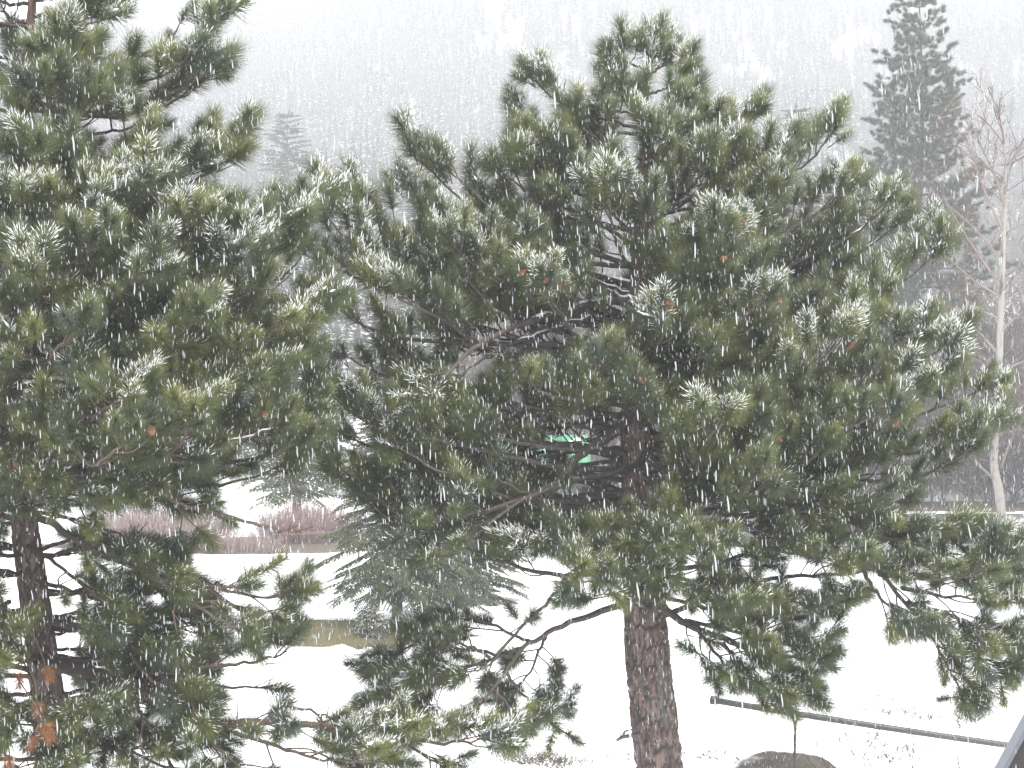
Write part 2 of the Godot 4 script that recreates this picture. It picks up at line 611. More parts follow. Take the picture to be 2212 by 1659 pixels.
func main_pine() -> void:
	var t := Pine.new()
	var d := 12.0
	for q in [[1452, 2110, 66], [1436, 1850, 56], [1424, 1659, 52], [1402, 1450, 49], [1392, 1300, 46], [1386, 1100, 42], [1377, 950, 36], [1374, 800, 29], [1380, 600, 20], [1389, 400, 12], [1397, 230, 6], [1401, 92, 3]]:
		t.path.append(at(q[0], q[1], d))
		t.rad.append(q[2] / FOCAL * d)
	t.base = Vector3(t.path[0].x, ground_y(t.path[0].x, -d), -d)
	t.root = thing("pine_tree", "large pine with thick reddish trunk and many cones in the middle of the view", "tree", t.base)
	var local := Transform3D(Basis(), -t.base) * t.path
	var trunk := part("trunk", bark_trunk(local, t.rad, 620, 76, Color(0.150, 0.104, 0.090), Color(0.024, 0.020, 0.020), Color(0.10, 0.07, 0.055)), t.root)
	t.gaps = [[1240, 1010, 130, 75, 0.92, -11.75], [1100, 1110, 110, 45, 0.85, -11.4], [1130, 725, 175, 42, 0.85, -11.6], [985, 800, 60, 50, 0.85, -11.0], [1385, 1000, 48, 120, 0.95, -12.1], [1300, 690, 50, 40, 0.9, -11.9], [1150, 930, 135, 82, 0.62], [1090, 800, 130, 48, 0.5], [1140, 715, 150, 34, 0.63], [1265, 985, 55, 50, 0.63], [1150, 1075, 90, 28, 0.55], [1275, 690, 50, 40, 0.9], [1285, 985, 50, 38, 1.0], [1000, 800, 50, 40, 0.85], [1390, 980, 42, 110, 0.75], [1400, 1390, 70, 110, 1.0], [1870, 1370, 50, 90, 1.0], [1860, 1480, 60, 90, 1.0], [1300, 1420, 60, 70, 0.9], [1560, 1110, 90, 30, 0.85], [1120, 1230, 110, 40, 0.95], [1760, 1240, 80, 30, 0.9], [1900, 1020, 60, 40, 0.6], [715, 690, 60, 60, 0.8], [1000, 1250, 200, 45, 0.9], [700, 1190, 140, 120, 0.95], [1000, 960, 60, 40, 0.6], [1252, 110, 50, 95, 1.0], [1060, 190, 40, 80, 1.0], [1030, 300, 50, 50, 0.9], [1590, 150, 70, 80, 1.0], [1245, 160, 30, 40, 1.0], [1715, 240, 38, 45, 1.0], [1900, 340, 50, 50, 0.9], [985, 250, 110, 70, 1.0], [800, 330, 60, 70, 1.0], [640, 560, 50, 60, 0.9]]
	var up := {"first": 0.42, "step": 0.125, "len": 0.40, "lift": 0.4, "turn": 1.15, "snow": 0.3, "sag": 0.08}
	var mid := {"first": 0.25, "step": 0.12, "len": 0.46, "lift": 0.3, "turn": 0.85, "snow": 0.14, "sag": 0.05}
	var low := {"first": 0.35, "step": 0.105, "len": 0.5, "lift": 0.0, "turn": -0.05, "snow": 0.15, "sag": -0.02}
	# the leader and its whorl
	drawn(t, [[1398, 180, d], [1400, 135, d], [1401, 98, d]], 0.012, {"first": 0.2, "step": 0.075, "len": 0.08, "lift": 0.7, "turn": 1.2, "snow": 0.0})
	for q in [[1338, 118, 0.05], [1484, 158, 0.1], [1325, 165, -0.15], [1440, 130, -0.2], [1360, 215, 0.4], [1455, 225, 0.35], [1500, 245, -0.1]]:
		reach(t, q[0], q[1], q[2], 0.55, {"first": 0.55, "step": 0.09, "len": 0.16, "lift": 0.5, "turn": 0.9, "snow": 0.2, "sag": 0.08})
	# tips that stand out along the outline
	for q in [[1140, 158, 0.1], [1196, 176, 0.2], [1112, 240, -0.1], [1125, 300, 0.2], [890, 330, 0.2], [958, 355, 0.4]]:
		reach(t, q[0], q[1], q[2], 0.5, {"first": 0.78, "step": 0.11, "len": 0.15, "lift": 0.5, "turn": 1.1, "snow": 0.2, "sag": 0.1})
	for q in [[1235, 255, 0.5], [1300, 200, 0.5], [1080, 370, 0.3], [712, 412, 0.1], [765, 440, 0.3], [848, 385, -0.3], [705, 470, 0.6], [1640, 235, 0.3], [1800, 285, 0.1], [1590, 265, -0.4], [1705, 330, 0.5], [1860, 400, -0.2], [1938, 415, 0.2], [1830, 380, 0.6], [2025, 505, 0.1], [2035, 540, 0.4], [1960, 470, -0.4], [1900, 640, 0.6], [1885, 690, 0.8]]:
		reach(t, q[0], q[1], q[2], 0.42, up)
	for q in [[2062, 745, 0.2], [1990, 720, 0.9], [2140, 835, 0.1], [2150, 905, 0.5], [2110, 960, 0.9], [2040, 800, 1.3], [1830, 720, 1.5], [1660, 640, 1.7], [1930, 880, 1.5], [700, 570, 0.4], [690, 640, 0.7], [720, 760, 0.4], [690, 830, 0.8], [700, 920, 0.3], [730, 1010, 0.7], [800, 610, 1.1], [770, 880, 1.2], [850, 960, 1.2], [780, 1060, 0.5], [840, 1110, 0.2]]:
		reach(t, q[0], q[1], q[2], 0.22, mid)
	# the limbs one can follow
	drawn(t, [[1376, 650, 11.95], [1290, 655, 11.8], [1160, 692, 11.5], [1040, 742, 11.1], [950, 822, 10.8], [900, 880, 10.7]], 0.052, {"first": 0.3, "step": 0.16, "len": 0.5, "lift": 0.1, "turn": 0.1, "snow": 0.35})
	drawn(t, [[1290, 680, 11.9], [1180, 715, 11.7], [1060, 765, 11.3], [970, 835, 11.1]], 0.022, {"first": 0.5, "step": 0.16, "len": 0.4, "lift": 0.0, "turn": 0.0, "snow": 0.35})
	drawn(t, [[1378, 880, 11.95], [1325, 935, 11.8], [1250, 985, 11.6], [1205, 1040, 11.4], [1100, 1090, 11.2], [960, 1120, 11.0], [820, 1150, 10.9]], 0.062, {"first": 0.45, "step": 0.11, "len": 0.55, "lift": 0.0, "turn": 0.15, "snow": 0.2})
	drawn(t, [[1380, 1005, 11.8], [1330, 1018, 11.6], [1190, 1055, 11.3], [1090, 1105, 11.1], [985, 1190, 10.9], [900, 1230, 10.8]], 0.028, {"first": 0.62, "step": 0.10, "len": 0.45, "lift": 0.0, "turn": 0.1, "snow": 0.15})
	drawn(t, [[1390, 1090, 12.1], [1200, 1130, 12.5], [1060, 1160, 12.8], [900, 1170, 13.0]], 0.035, {"first": 0.2, "step": 0.10, "len": 0.5, "lift": 0.0, "turn": 0.0, "snow": 0.15})
	drawn(t, [[1394, 1292, 11.9], [1345, 1308, 11.8], [1230, 1345, 11.5], [1130, 1400, 11.2], [1080, 1470, 11.0], [1010, 1540, 10.9]], 0.042, {"first": 0.93, "step": 0.2, "len": 0.2, "lift": 0.0, "turn": 0.0, "snow": 0.12})
	drawn(t, [[1380, 1150, 12.1], [1250, 1225, 11.7], [1190, 1295, 11.5], [1100, 1385, 11.2], [1050, 1440, 11.1], [990, 1450, 11.0]], 0.026, {"first": 0.97, "step": 0.3, "len": 0.1, "lift": 0.0, "turn": 0.0, "snow": 0.1})
	for q in [[[1130, 1400, 11.3], [1010, 1440, 11.6], [900, 1460, 11.8], [800, 1500, 11.9]], [[1110, 1420, 11.2], [1000, 1400, 11.5], [900, 1390, 11.8], [820, 1440, 12.0]], [[1090, 1450, 11.1], [1130, 1500, 11.3], [1180, 1540, 11.5], [1215, 1530, 11.6]], [[1060, 1480, 11.0], [1100, 1530, 11.0], [1120, 1570, 11.0]], [[1150, 1390, 11.3], [1060, 1350, 11.7], [960, 1340, 12.1], [900, 1360, 12.3]], [[1000, 1440, 11.3], [940, 1480, 11.2], [870, 1520, 11.2]], [[1180, 1370, 11.4], [1150, 1440, 11.8], [1100, 1500, 12.0]], [[960, 1440, 11.6], [900, 1490, 11.5], [880, 1560, 11.4]], [[1060, 1420, 11.3], [990, 1390, 11.2], [930, 1430, 11.1]]]:
		drawn(t, q, 0.016, {"first": 0.2, "step": 0.10, "len": 0.34, "lift": 0.0, "turn": 0.0, "snow": 0.1})
	# lower right
	drawn(t, [[1395, 1010, 11.9], [1560, 1040, 11.6], [1700, 1095, 11.3], [1790, 1180, 11.1], [1900, 1240, 11.0], [2020, 1390, 10.9], [2085, 1510, 10.8]], 0.055, {"first": 0.5, "step": 0.09, "len": 0.55, "lift": -0.1, "turn": -0.15, "snow": 0.25})
	for q in [[[1900, 1240, 11.0], [2010, 1250, 10.8], [2110, 1240, 10.7], [2180, 1180, 10.6]], [[1960, 1300, 11.0], [2080, 1340, 10.8], [2180, 1380, 10.7]], [[2000, 1350, 10.9], [2100, 1420, 10.8], [2190, 1430, 10.7]], [[1860, 1220, 11.0], [1900, 1290, 10.9], [1960, 1340, 10.8]], [[1700, 1095, 11.3], [1850, 1110, 11.1], [2000, 1130, 11.0], [2130, 1150, 10.9]], [[1850, 1150, 11.2], [1980, 1180, 11.5], [2120, 1210, 11.7]], [[1950, 1270, 11.1], [2060, 1290, 11.5], [2190, 1290, 11.7]]]:
		drawn(t, q, 0.022, {"first": 0.2, "step": 0.09, "len": 0.42, "lift": 0.0, "turn": 0.0, "snow": 0.15})
	drawn(t, [[1394, 1260, 11.9], [1470, 1340, 11.7], [1590, 1390, 11.5], [1680, 1450, 11.4], [1745, 1500, 11.3]], 0.045, {"first": 0.3, "step": 0.09, "len": 0.5, "lift": 0.1, "turn": 0.1, "snow": 0.1})
	for q in [[[1440, 1290, 11.8], [1560, 1320, 11.4], [1700, 1330, 11.1], [1815, 1300, 10.9]], [[1480, 1340, 11.7], [1620, 1370, 11.9], [1760, 1390, 12.1], [1820, 1340, 12.2]], [[1530, 1370, 11.6], [1650, 1410, 11.3], [1770, 1420, 11.2]], [[1560, 1390, 11.5], [1620, 1450, 11.3], [1700, 1490, 11.2]], [[1400, 1230, 11.8], [1480, 1260, 11.2], [1560, 1300, 10.8]], [[1400, 1240, 11.9], [1540, 1260, 12.2], [1660, 1290, 12.5], [1760, 1310, 12.6]], [[1500, 1350, 11.6], [1560, 1430, 11.5], [1600, 1470, 11.4]]]:
		drawn(t, q, 0.02, {"first": 0.15, "step": 0.085, "len": 0.4, "lift": 0.15, "turn": 0.15, "snow": 0.1})
	drawn(t, [[1396, 1180, 11.9], [1500, 1150, 11.5], [1590, 1130, 11.2], [1690, 1170, 11.0]], 0.03, mid)
	drawn(t, [[1390, 1120, 11.8], [1380, 1140, 11.3], [1360, 1180, 10.9], [1340, 1230, 10.7]], 0.03, mid)
	drawn(t, [[1390, 1100, 11.8], [1430, 1120, 11.3], [1450, 1160, 11.0], [1440, 1220, 10.8]], 0.03, mid)
	# a broken snag low on the trunk
	var snag := Acc.new()
	snag.tube(smooth_line(Transform3D(Basis(), -t.base) * PackedVector3Array([at(1392, 1582, 11.9), at(1368, 1588, 11.8), at(1345, 1592, 11.75), at(1332, 1600, 11.75)]), 3), taper(10, 0.022, 0.012), 6, Color(0.05, 0.045, 0.045), Color(0.06, 0.055, 0.05))
	snag.tube(smooth_line(Transform3D(Basis(), -t.base) * PackedVector3Array([at(1346, 1592, 11.75), at(1350, 1580, 11.72), at(1368, 1576, 11.7)]), 3), taper(7, 0.014, 0.006), 5, Color(0.05, 0.045, 0.045), Color(0.06, 0.055, 0.05))
	var sn := part("broken_snag", one(snag, mats.twig), t.root)
	sn.set_meta("label", "short forked dead snag sticking out of the bare trunk")
	# the mass of the crown: boughs all round
	var tab := [[230, 1260, 1480], [300, 1200, 1620], [400, 1010, 1760], [450, 900, 1800], [520, 840, 1880], [600, 830, 1880], [680, 850, 1830], [750, 820, 1920], [830, 810, 2010], [900, 800, 2040], [980, 800, 2010], [1060, 850, 1930], [1130, 880, 1990], [1250, 1010, 2030]]
	var y := 285.0
	var phi := 0.3
	while y < 1190:
		var l := (1390.0 - outline(tab, y, 1)) / FOCAL * d
		var r := (outline(tab, y, 2) - 1390.0) / FOCAL * d
		phi += 2.39996 + rr(-0.3, 0.3)
		var cx := cos(phi)
		var far := (r if cx > 0 else l) * rr(0.55, 1.0)
		var deep := (l + r) * 0.5 * 0.85 * rr(0.6, 1.0)
		var dz := sin(phi) * deep
		var x := 1390.0 + cx * far / (d - dz) * FOCAL
		var f := smoothstep(250, 950, y)
		# tips in front of or behind the trunk keep their height in metres, not on the picture
		var yy := 829.5 + (y - 829.5) * d / (d - dz)
		reach(t, x, yy, dz, lerpf(0.5, 0.08, f) + rr(-0.15, 0.22), up if y < 480 else (mid if y < 1000 else low), 0.0, true)
		y += lerpf(7.0, 5.0, f)
	finish_pine(t, [[1035, 397], [1304, 203], [1420, 428], [1110, 548], [905, 545], [1195, 607], [1215, 640], [1640, 430], [1635, 395], [1800, 520], [1822, 603], [1690, 665], [1380, 798], [1360, 825], [1835, 745], [1940, 848], [1905, 965], [1920, 985], [1972, 945], [1683, 950], [1525, 690], [1560, 640], [1300, 550], [1250, 590], [1530, 530], [1450, 620]], 5)


func left_pine() -> void:
	var t := Pine.new()
	var d := 10.6
	for q in [[150, 2270, 48], [132, 1850, 40], [108, 1560, 36], [92, 1420, 34], [58, 1170, 30], [36, 1000, 27], [24, 800, 23], [26, 550, 18], [42, 300, 14], [66, 60, 10], [76, -150, 7], [84, -420, 3]]:
		t.path.append(at(q[0], q[1], d))
		t.rad.append(q[2] / FOCAL * d)
	t.base = Vector3(t.path[0].x, ground_y(t.path[0].x, -d), -d)
	t.limb = Color(0.048, 0.036, 0.032)
	t.twig = Color(0.072, 0.048, 0.038)
	t.shag = 1.1
	t.root = thing("pine_tree", "pine cut by the left edge with rusty dead needles low on its trunk", "tree", t.base)
	var local := Transform3D(Basis(), -t.base) * t.path
	part("trunk", bark_trunk(local, t.rad, 520, 56, Color(0.20, 0.145, 0.125), Color(0.04, 0.033, 0.031), Color(0.10, 0.06, 0.045)), t.root)
	t.gaps = [[740, 1440, 150, 85, 1.0], [600, 330, 70, 80, 0.95], [160, 20, 30, 20, 0.7], [350, 52, 95, 26, 1.0], [400, 150, 60, 16, 0.8], [250, 255, 70, 24, 0.95], [490, 215, 70, 32, 1.0], [300, 190, 40, 14, 0.7], [440, 390, 90, 16, 0.9], [400, 285, 60, 16, 0.7], [550, 370, 50, 50, 1.0], [100, 830, 60, 40, 0.85], [50, 1200, 38, 90, 0.85], [95, 1400, 48, 140, 0.9], [330, 1130, 120, 40, 0.8], [540, 1020, 90, 60, 0.7], [600, 840, 60, 30, 0.4], [640, 590, 60, 50, 0.9], [320, 1300, 60, 20, 0.8], [250, 1220, 60, 20, 0.9], [520, 1470, 60, 60, 0.85], [600, 1450, 70, 60, 0.8], [90, 1400, 40, 130, 0.8], [480, 1210, 90, 20, 0.85], [580, 1130, 140, 28, 0.85], [420, 1380, 40, 18, 0.6]]
	var up := {"first": 0.40, "step": 0.12, "len": 0.34, "lift": 0.3, "turn": 0.6, "snow": 0.4, "sag": 0.08}
	var mid := {"first": 0.34, "step": 0.105, "len": 0.44, "lift": 0.2, "turn": 0.4, "snow": 0.4, "sag": 0.04}
	var low := {"first": 0.35, "step": 0.12, "len": 0.46, "lift": 0.0, "turn": -0.05, "snow": 0.15, "sag": -0.03}
	var slim := {"first": 0.58, "step": 0.12, "len": 0.26, "lift": 0.35, "turn": 0.6, "snow": 0.35, "sag": 0.08}
	for q in [[488, 28, 0.2], [440, 60, -0.2], [462, 150, 0.3], [430, 175, 0.0], [535, 285, 0.2], [500, 340, 0.4], [440, 345, 0.7], [415, 120, 0.5]]:
		reach(t, q[0], q[1], q[2], 0.16, slim)
	for q in [[210, 30, 0.4], [225, 5, -0.1], [180, 120, 0.9], [140, 90, 1.0], [235, 200, 0.8], [170, 230, 1.1], [120, 180, 1.2], [300, 300, 0.8], [330, -90, 0.1], [190, -60, 0.7], [330, 235, 0.2]]:
		reach(t, q[0], q[1], q[2], 0.22, up)
	for q in [[652, 440, 0.2], [630, 480, 0.6], [560, 475, -0.2], [610, 530, 0.4], [560, 490, 0.9], [470, 450, 1.0], [310, 400, 1.4], [400, 470, 1.3], [500, 560, 1.2], [690, 650, 0.4], [640, 700, 0.8], [630, 590, 0.1], [560, 620, 1.0], [650, 780, 0.6], [670, 860, 0.1], [675, 940, 0.4], [600, 920, 0.8], [540, 800, 1.2], [620, 1000, 0.1], [240, 420, 1.5], [200, 520, 1.8], [330, 560, 1.8], [80, 600, 1.9], [430, 680, 1.7], [280, 850, 2.0], [410, 900, 1.8], [300, 930, 1.9], [180, 700, 1.9], [60, 430, 1.6], [90, 330, 1.4]]:
		reach(t, q[0], q[1], q[2], 0.12, mid)
	# limbs one can follow
	drawn(t, [[28, 610, 10.5], [40, 540, 10.1], [95, 490, 9.9], [170, 512, 9.7], [260, 560, 9.5], [330, 600, 9.4]], 0.032, {"first": 0.55, "step": 0.12, "len": 0.4, "lift": 0.3, "turn": 0.3, "snow": 0.2})
	drawn(t, [[30, 700, 10.5], [150, 705, 10.2], [285, 715, 9.9], [400, 720, 9.8], [560, 718, 9.7], [640, 690, 9.7], [695, 645, 9.7]], 0.03, {"first": 0.45, "step": 0.13, "len": 0.4, "lift": 0.2, "turn": 0.3, "snow": 0.3})
	drawn(t, [[30, 910, 10.5], [60, 895, 10.2], [115, 890, 10.0], [170, 930, 9.9], [260, 1005, 9.9], [360, 1075, 9.9], [470, 1112, 9.9], [600, 1142, 9.9], [650, 1150, 9.9]], 0.045, {"first": 0.35, "step": 0.12, "len": 0.42, "lift": 0.1, "turn": 0.0, "snow": 0.2})
	drawn(t, [[45, 1095, 10.4], [110, 1130, 10.2], [200, 1190, 10.0], [330, 1238, 9.9], [440, 1262, 9.9], [560, 1290, 9.9], [640, 1270, 9.9]], 0.034, {"first": 0.3, "step": 0.11, "len": 0.42, "lift": 0.1, "turn": 0.0, "snow": 0.15})
	drawn(t, [[85, 1335, 10.5], [200, 1368, 10.3], [330, 1415, 10.1], [430, 1442, 10.0], [540, 1430, 10.0], [620, 1410, 10.0]], 0.038, {"first": 0.25, "step": 0.11, "len": 0.42, "lift": 0.1, "turn": 0.0, "snow": 0.12})
	drawn(t, [[95, 1430, 10.5], [180, 1448, 10.3], [270, 1485, 10.1], [350, 1515, 10.0], [440, 1560, 9.95], [560, 1560, 9.9], [700, 1568, 9.9], [830, 1578, 9.9], [960, 1605, 9.9], [1080, 1590, 9.9]], 0.068, {"first": 0.33, "step": 0.10, "len": 0.42, "lift": 0.1, "turn": 0.05, "snow": 0.12})
	for q in [[[350, 1515, 10.0], [420, 1580, 9.8], [500, 1640, 9.7], [560, 1720, 9.6]], [[440, 1555, 9.95], [560, 1600, 9.8], [700, 1640, 9.7], [860, 1650, 9.7]], [[270, 1485, 10.1], [330, 1580, 9.9], [380, 1680, 9.8]], [[180, 1450, 10.3], [230, 1560, 10.0], [280, 1680, 9.9]], [[560, 1560, 9.9], [640, 1530, 10.1], [740, 1560, 10.3]], [[120, 1560, 10.5], [280, 1620, 10.0], [430, 1690, 9.7]], [[110, 1600, 10.5], [200, 1650, 9.9], [300, 1720, 9.5]], [[330, 1415, 10.1], [460, 1480, 10.2], [600, 1480, 10.4]], [[260, 1390, 10.2], [330, 1470, 9.9], [430, 1520, 9.8]], [[75, 1250, 10.5], [200, 1290, 10.8], [330, 1340, 11.1], [470, 1380, 11.3]], [[60, 1180, 10.5], [150, 1240, 10.0], [240, 1320, 9.7]], [[330, 1238, 9.9], [420, 1310, 9.7], [520, 1360, 9.6]], [[440, 1262, 9.9], [540, 1330, 10.0], [620, 1340, 10.1]], [[45, 1100, 10.4], [180, 1130, 10.9], [300, 1190, 11.3]], [[830, 1578, 9.9], [900, 1620, 9.8], [960, 1660, 9.7]], [[700, 1568, 9.9], [760, 1620, 10.1], [800, 1680, 10.2]], [[30, 1000, 10.4], [90, 1010, 9.8], [170, 1050, 9.3], [230, 1110, 9.1]], [[20, 1300, 10.4], [-40, 1350, 10.0], [-60, 1420, 9.7]], [[100, 1500, 10.4], [20, 1540, 9.9], [-30, 1620, 9.6]], [[150, 1560, 10.3], [90, 1620, 9.6], [60, 1700, 9.3]]]:
		drawn(t, q, 0.02, low)
	var tab := [[-400, -60, 160], [-200, -200, 330], [0, -300, 300], [200, -380, 300], [400, -440, 420], [520, -480, 600], [700, -500, 640], [850, -520, 650], [950, -520, 650], [1060, -500, 560], [1200, -460, 520], [1350, -420, 480], [1600, -420, 420]]
	var y := -330.0
	var phi := 1.3
	while y < 1580:
		var cx0 := 40.0
		var l := (cx0 - outline(tab, y, 1)) / FOCAL * d
		var r := (outline(tab, y, 2) - cx0) / FOCAL * d
		phi += 2.39996 + rr(-0.3, 0.3)
		var cx := cos(phi)
		var far := (r if cx > 0 else l) * rr(0.55, 0.95)
		var deep := (l + r) * 0.5 * 0.85 * rr(0.6, 1.0)
		var dz := sin(phi) * deep
		var f := smoothstep(200, 950, y)
		if not (cx > -0.1 and y < 430 and y > -120):
			var yy := 829.5 + (y - 829.5) * d / (d - dz)
			reach(t, 1106.0 + (cx0 - 1106.0) * d / (d - dz) + cx * far / (d - dz) * FOCAL, yy, dz, lerpf(0.35, 0.0, f), up if y < 350 else (mid if y < 980 else low), 0.0, true)
		y += 13.0 if y < 900 else 8.0
	# rusty dead needles
	var dead := part("dead_twig", Acc.new().add_to(ArrayMesh.new(), null), t.root)
	var w := Acc.new()
	for q in [[45, 1452, 9.6, 0.0, 1.0], [98, 1438, 9.6, 0.4, 1.0], [80, 1515, 9.5, 0.2, 0.9], [92, 1560, 9.4, 0.5, 1.25], [20, 1630, 9.4, 0.2, 1.0], [75, 1590, 9.4, -0.2, 0.8]]:
		var p := at(q[0], q[1], q[2]) - t.base
		var dir := Vector3(q[3], -0.85, 0.35).normalized()
		w.tube(PackedVector3Array([p - dir * 0.35 + Vector3(-0.1, 0, -0.1), p - dir * 0.12, p + dir * 0.1]), PackedFloat32Array([0.006, 0.005, 0.004]), 5, t.twig, t.twig)
		var o := part("dead_needle_cluster", mats.bare[rng.randi() % mats.bare.size()], dead)
		o.transform = turned(dir, rr(0, 6), q[4] * 0.68, p)
		o.set_surface_override_material(0, mats.dead)
		o.set_meta("label", "drooping cluster of rusty orange dead needles")
	dead.mesh = one(w, mats.twig)
	finish_pine(t, [[20, 1000], [340, 905], [560, 860]], 0)


# ---------------------------------------------------------------- other trees
func spray_mesh(sd: int, snow: float, fat: float) -> ArrayMesh:
	# a spruce branchlet about a metre long that hangs a little, along +x, snow on its upper side
	var r := RandomNumberGenerator.new()
	r.seed = sd
	var a := Acc.new()
	var s := Acc.new()
	for k in 15:
		var f := k / 15.0
		var sg := 1.0 if k % 2 == 0 else -1.0
		var p := Vector3(f, -0.12 * f * f, 0)
		var l := 0.42 * (1.0 - f * 0.75) * r.randf_range(0.7, 1.1)
		var d := Vector3(0.75, -0.18 + r.randf_range(-0.15, 0.1), sg * 0.8).normalized()
		if k == 14:
			d = Vector3(1, -0.2, 0).normalized()
		var steps := int(l / 0.03)
		for e in steps:
			var o := p + d * l * e / steps + Vector3(0, -0.05 * pow(float(e) / steps, 2), 0)
			for h in 7:
				var nd := (d * 0.8 + Vector3(r.randf_range(-1, 1), r.randf_range(-0.7, 0.6), r.randf_range(-1, 1))).normalized()
				var g := r.randf_range(0.6, 1.0)
				a.spike(o, o + nd * 0.055, 0.0062 * fat, Color(g, g, g), Color(g, g, g))
			if r.randf() < snow:
				s.grain(o + Vector3(-0.03, 0.012, 0), o + d * 0.07 + Vector3(0, 0.014, 0), 0.012 * fat, Color(0.9, 0.92, 0.95))
	a.tube(PackedVector3Array([Vector3.ZERO, Vector3(0.5, -0.03, 0), Vector3(1, -0.12, 0)]), PackedFloat32Array([0.010, 0.007, 0.003]), 4, Color(0.6, 0.4, 0.4), Color(0.6, 0.4, 0.4))
	var m := one(a, mats.spruce)
	s.add_to(m, mats.snow)
	return m


func spruce(root: Node3D, h: float, r: float, clear: float, sprays: Array, step: float, droop: float, thin: float, sd: int) -> void:
	rng.seed = sd
	var w := Acc.new()
	var trunk := PackedVector3Array()
	for k in 9:
		trunk.append(Vector3(0.02 * h * sin(k * 1.7 + sd) * 0.2, h * k / 8.0, 0.0))
	w.tube(trunk, taper(9, h * 0.016 + 0.03, 0.01), 9, Color(0.09, 0.07, 0.065), Color(0.09, 0.07, 0.06))
	part("trunk", one(w, mats.twig), root)
	var b := Acc.new()
	var where := [[], []]
	var tint := [[], []]
	var y := clear
	while y < h * 0.985:
		var f := (y - clear) / (h - clear)
		var rad := r * pow(1.0 - f, 0.8) * rr(0.75, 1.1) + 0.08
		var count := 5 if f < 0.8 else 4
		var phi0 := rr(0, TAU)
		for k in count:
			if rng.randf() < thin:
				continue
			var phi := phi0 + TAU * k / count + rr(-0.3, 0.3)
			var l := rad * rr(0.7, 1.15)
			var dir := Vector3(cos(phi), 0, sin(phi))
			var p0 := Vector3(0, y, 0)
			var p1 := p0 + dir * l * 0.5 + Vector3(0, lerpf(-droop * 0.7, 0.35, f) * l * 0.5, 0)
			var p2 := p0 + dir * l + Vector3(0, lerpf(-droop, 0.45, f) * l, 0)
			b.tube(PackedVector3Array([p0, p1, p2]), PackedFloat32Array([0.012 + l * 0.008, 0.008, 0.004]), 4, Color(0.09, 0.07, 0.06), Color(0.09, 0.07, 0.06))
			var n := maxi(2, int(l / (step * 0.22)))
			for e in n:
				var g := (e + 0.4) / n
				var o := p0.lerp(p1, g * 2) if g < 0.5 else p1.lerp(p2, g * 2 - 1)
				var yaw := phi + rr(-1.1, 1.1)
				var sc := step * rr(0.75, 1.3) * lerpf(1.0, 0.6, f)
				var bs := Basis(Vector3.UP, -yaw) * Basis(Vector3.BACK, lerpf(-droop * 0.8, 0.25, f) + rr(-0.2, 0.15)) * Basis(Vector3.RIGHT, rr(-0.3, 0.3))
				var v := 0 if rng.randf() < 0.55 else 1
				where[v].append(Transform3D(bs.scaled(Vector3.ONE * sc), o))
				var gg := rr(0.7, 1.15)
				tint[v].append(Color(gg, gg * rr(0.95, 1.05), gg * rr(0.85, 1.1)))
		y += step * lerpf(0.33, 0.25, f) * rr(0.8, 1.2)
	# the leader
	where[0].append(Transform3D(Basis(Vector3.BACK, PI / 2 - 0.05).scaled(Vector3.ONE * step * 0.6), Vector3(trunk[8].x, h - step * 0.35, 0)))
	tint[0].append(Color(1, 1, 1))
	part("branches", one(b, mats.twig), root, "stuff")
	for v in 2:
		many("foliage", sprays[v], where[v], tint[v], root)


func far_pine(root: Node3D, h: float, r: float, clear: float, sd: int, size: float) -> void:
	rng.seed = sd
	var w := Acc.new()
	var trunk := PackedVector3Array()
	for k in 9:
		trunk.append(Vector3(0.15 * sin(k * 0.9 + sd), h * k / 8.0, 0.0))
	w.tube(trunk, taper(9, h * 0.011 + 0.03, 0.02), 9, Color(0.04, 0.034, 0.032), Color(0.05, 0.042, 0.038))
	part("trunk", one(w, mats.twig), root)
	var b := Acc.new()
	var where := []
	var tint := []
	var y := clear
	while y < h - 0.3:
		var f := (y - clear) / (h - clear)
		var rad := r * (pow(1.0 - f, 0.7) * 0.85 + 0.07) * rr(0.8, 1.05)
		var count := 6 if f < 0.8 else 5
		var phi0 := rr(0, TAU)
		for k in count:
			var phi := phi0 + TAU * k / count + rr(-0.35, 0.35)
			var l := rad * rr(0.65, 1.15)
			var dir := Vector3(cos(phi), 0, sin(phi))
			var p0 := Vector3(0, y, 0)
			var rise_ := lerpf(0.02, 0.55, f)
			var p1 := p0 + dir * l * 0.55 + Vector3(0, rise_ * l * 0.3 - 0.05 * l, 0)
			var p2 := p0 + dir * l + Vector3(0, rise_ * l + 0.12 * l, 0)
			b.tube(PackedVector3Array([p0, p1, p2]), PackedFloat32Array([0.02 + l * 0.012, 0.02, 0.01]), 4, Color(0.08, 0.065, 0.06), Color(0.09, 0.07, 0.06))
			var n := maxi(5, int(l / (size * 0.055)))
			for e in n:
				var g := lerpf(0.3, 1.0, float(e) / (n - 1))
				var o := p0.lerp(p1, g / 0.55) if g < 0.55 else p1.lerp(p2, (g - 0.55) / 0.45)
				var d := (dir * 0.6 + Vector3(rr(-1, 1), rr(0.0, 1.2), rr(-1, 1)) * 0.8).normalized()
				o += d * size * 0.15 + Vector3(rr(-1, 1), 0, rr(-1, 1)) * size * 0.22
				where.append(turned(d, rr(-0.4, 0.4), size * rr(0.7, 1.15), o))
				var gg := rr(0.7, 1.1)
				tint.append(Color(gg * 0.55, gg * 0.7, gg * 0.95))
		y += size * 0.52 * rr(0.8, 1.2)
	where.append(turned(Vector3.UP, 0, size, Vector3(trunk[8].x, h - size * 0.2, 0)))
	tint.append(Color(1, 1, 1))
	part("branches", one(b, mats.twig), root, "stuff")
	many("foliage", mats.coarse, where, tint, root)


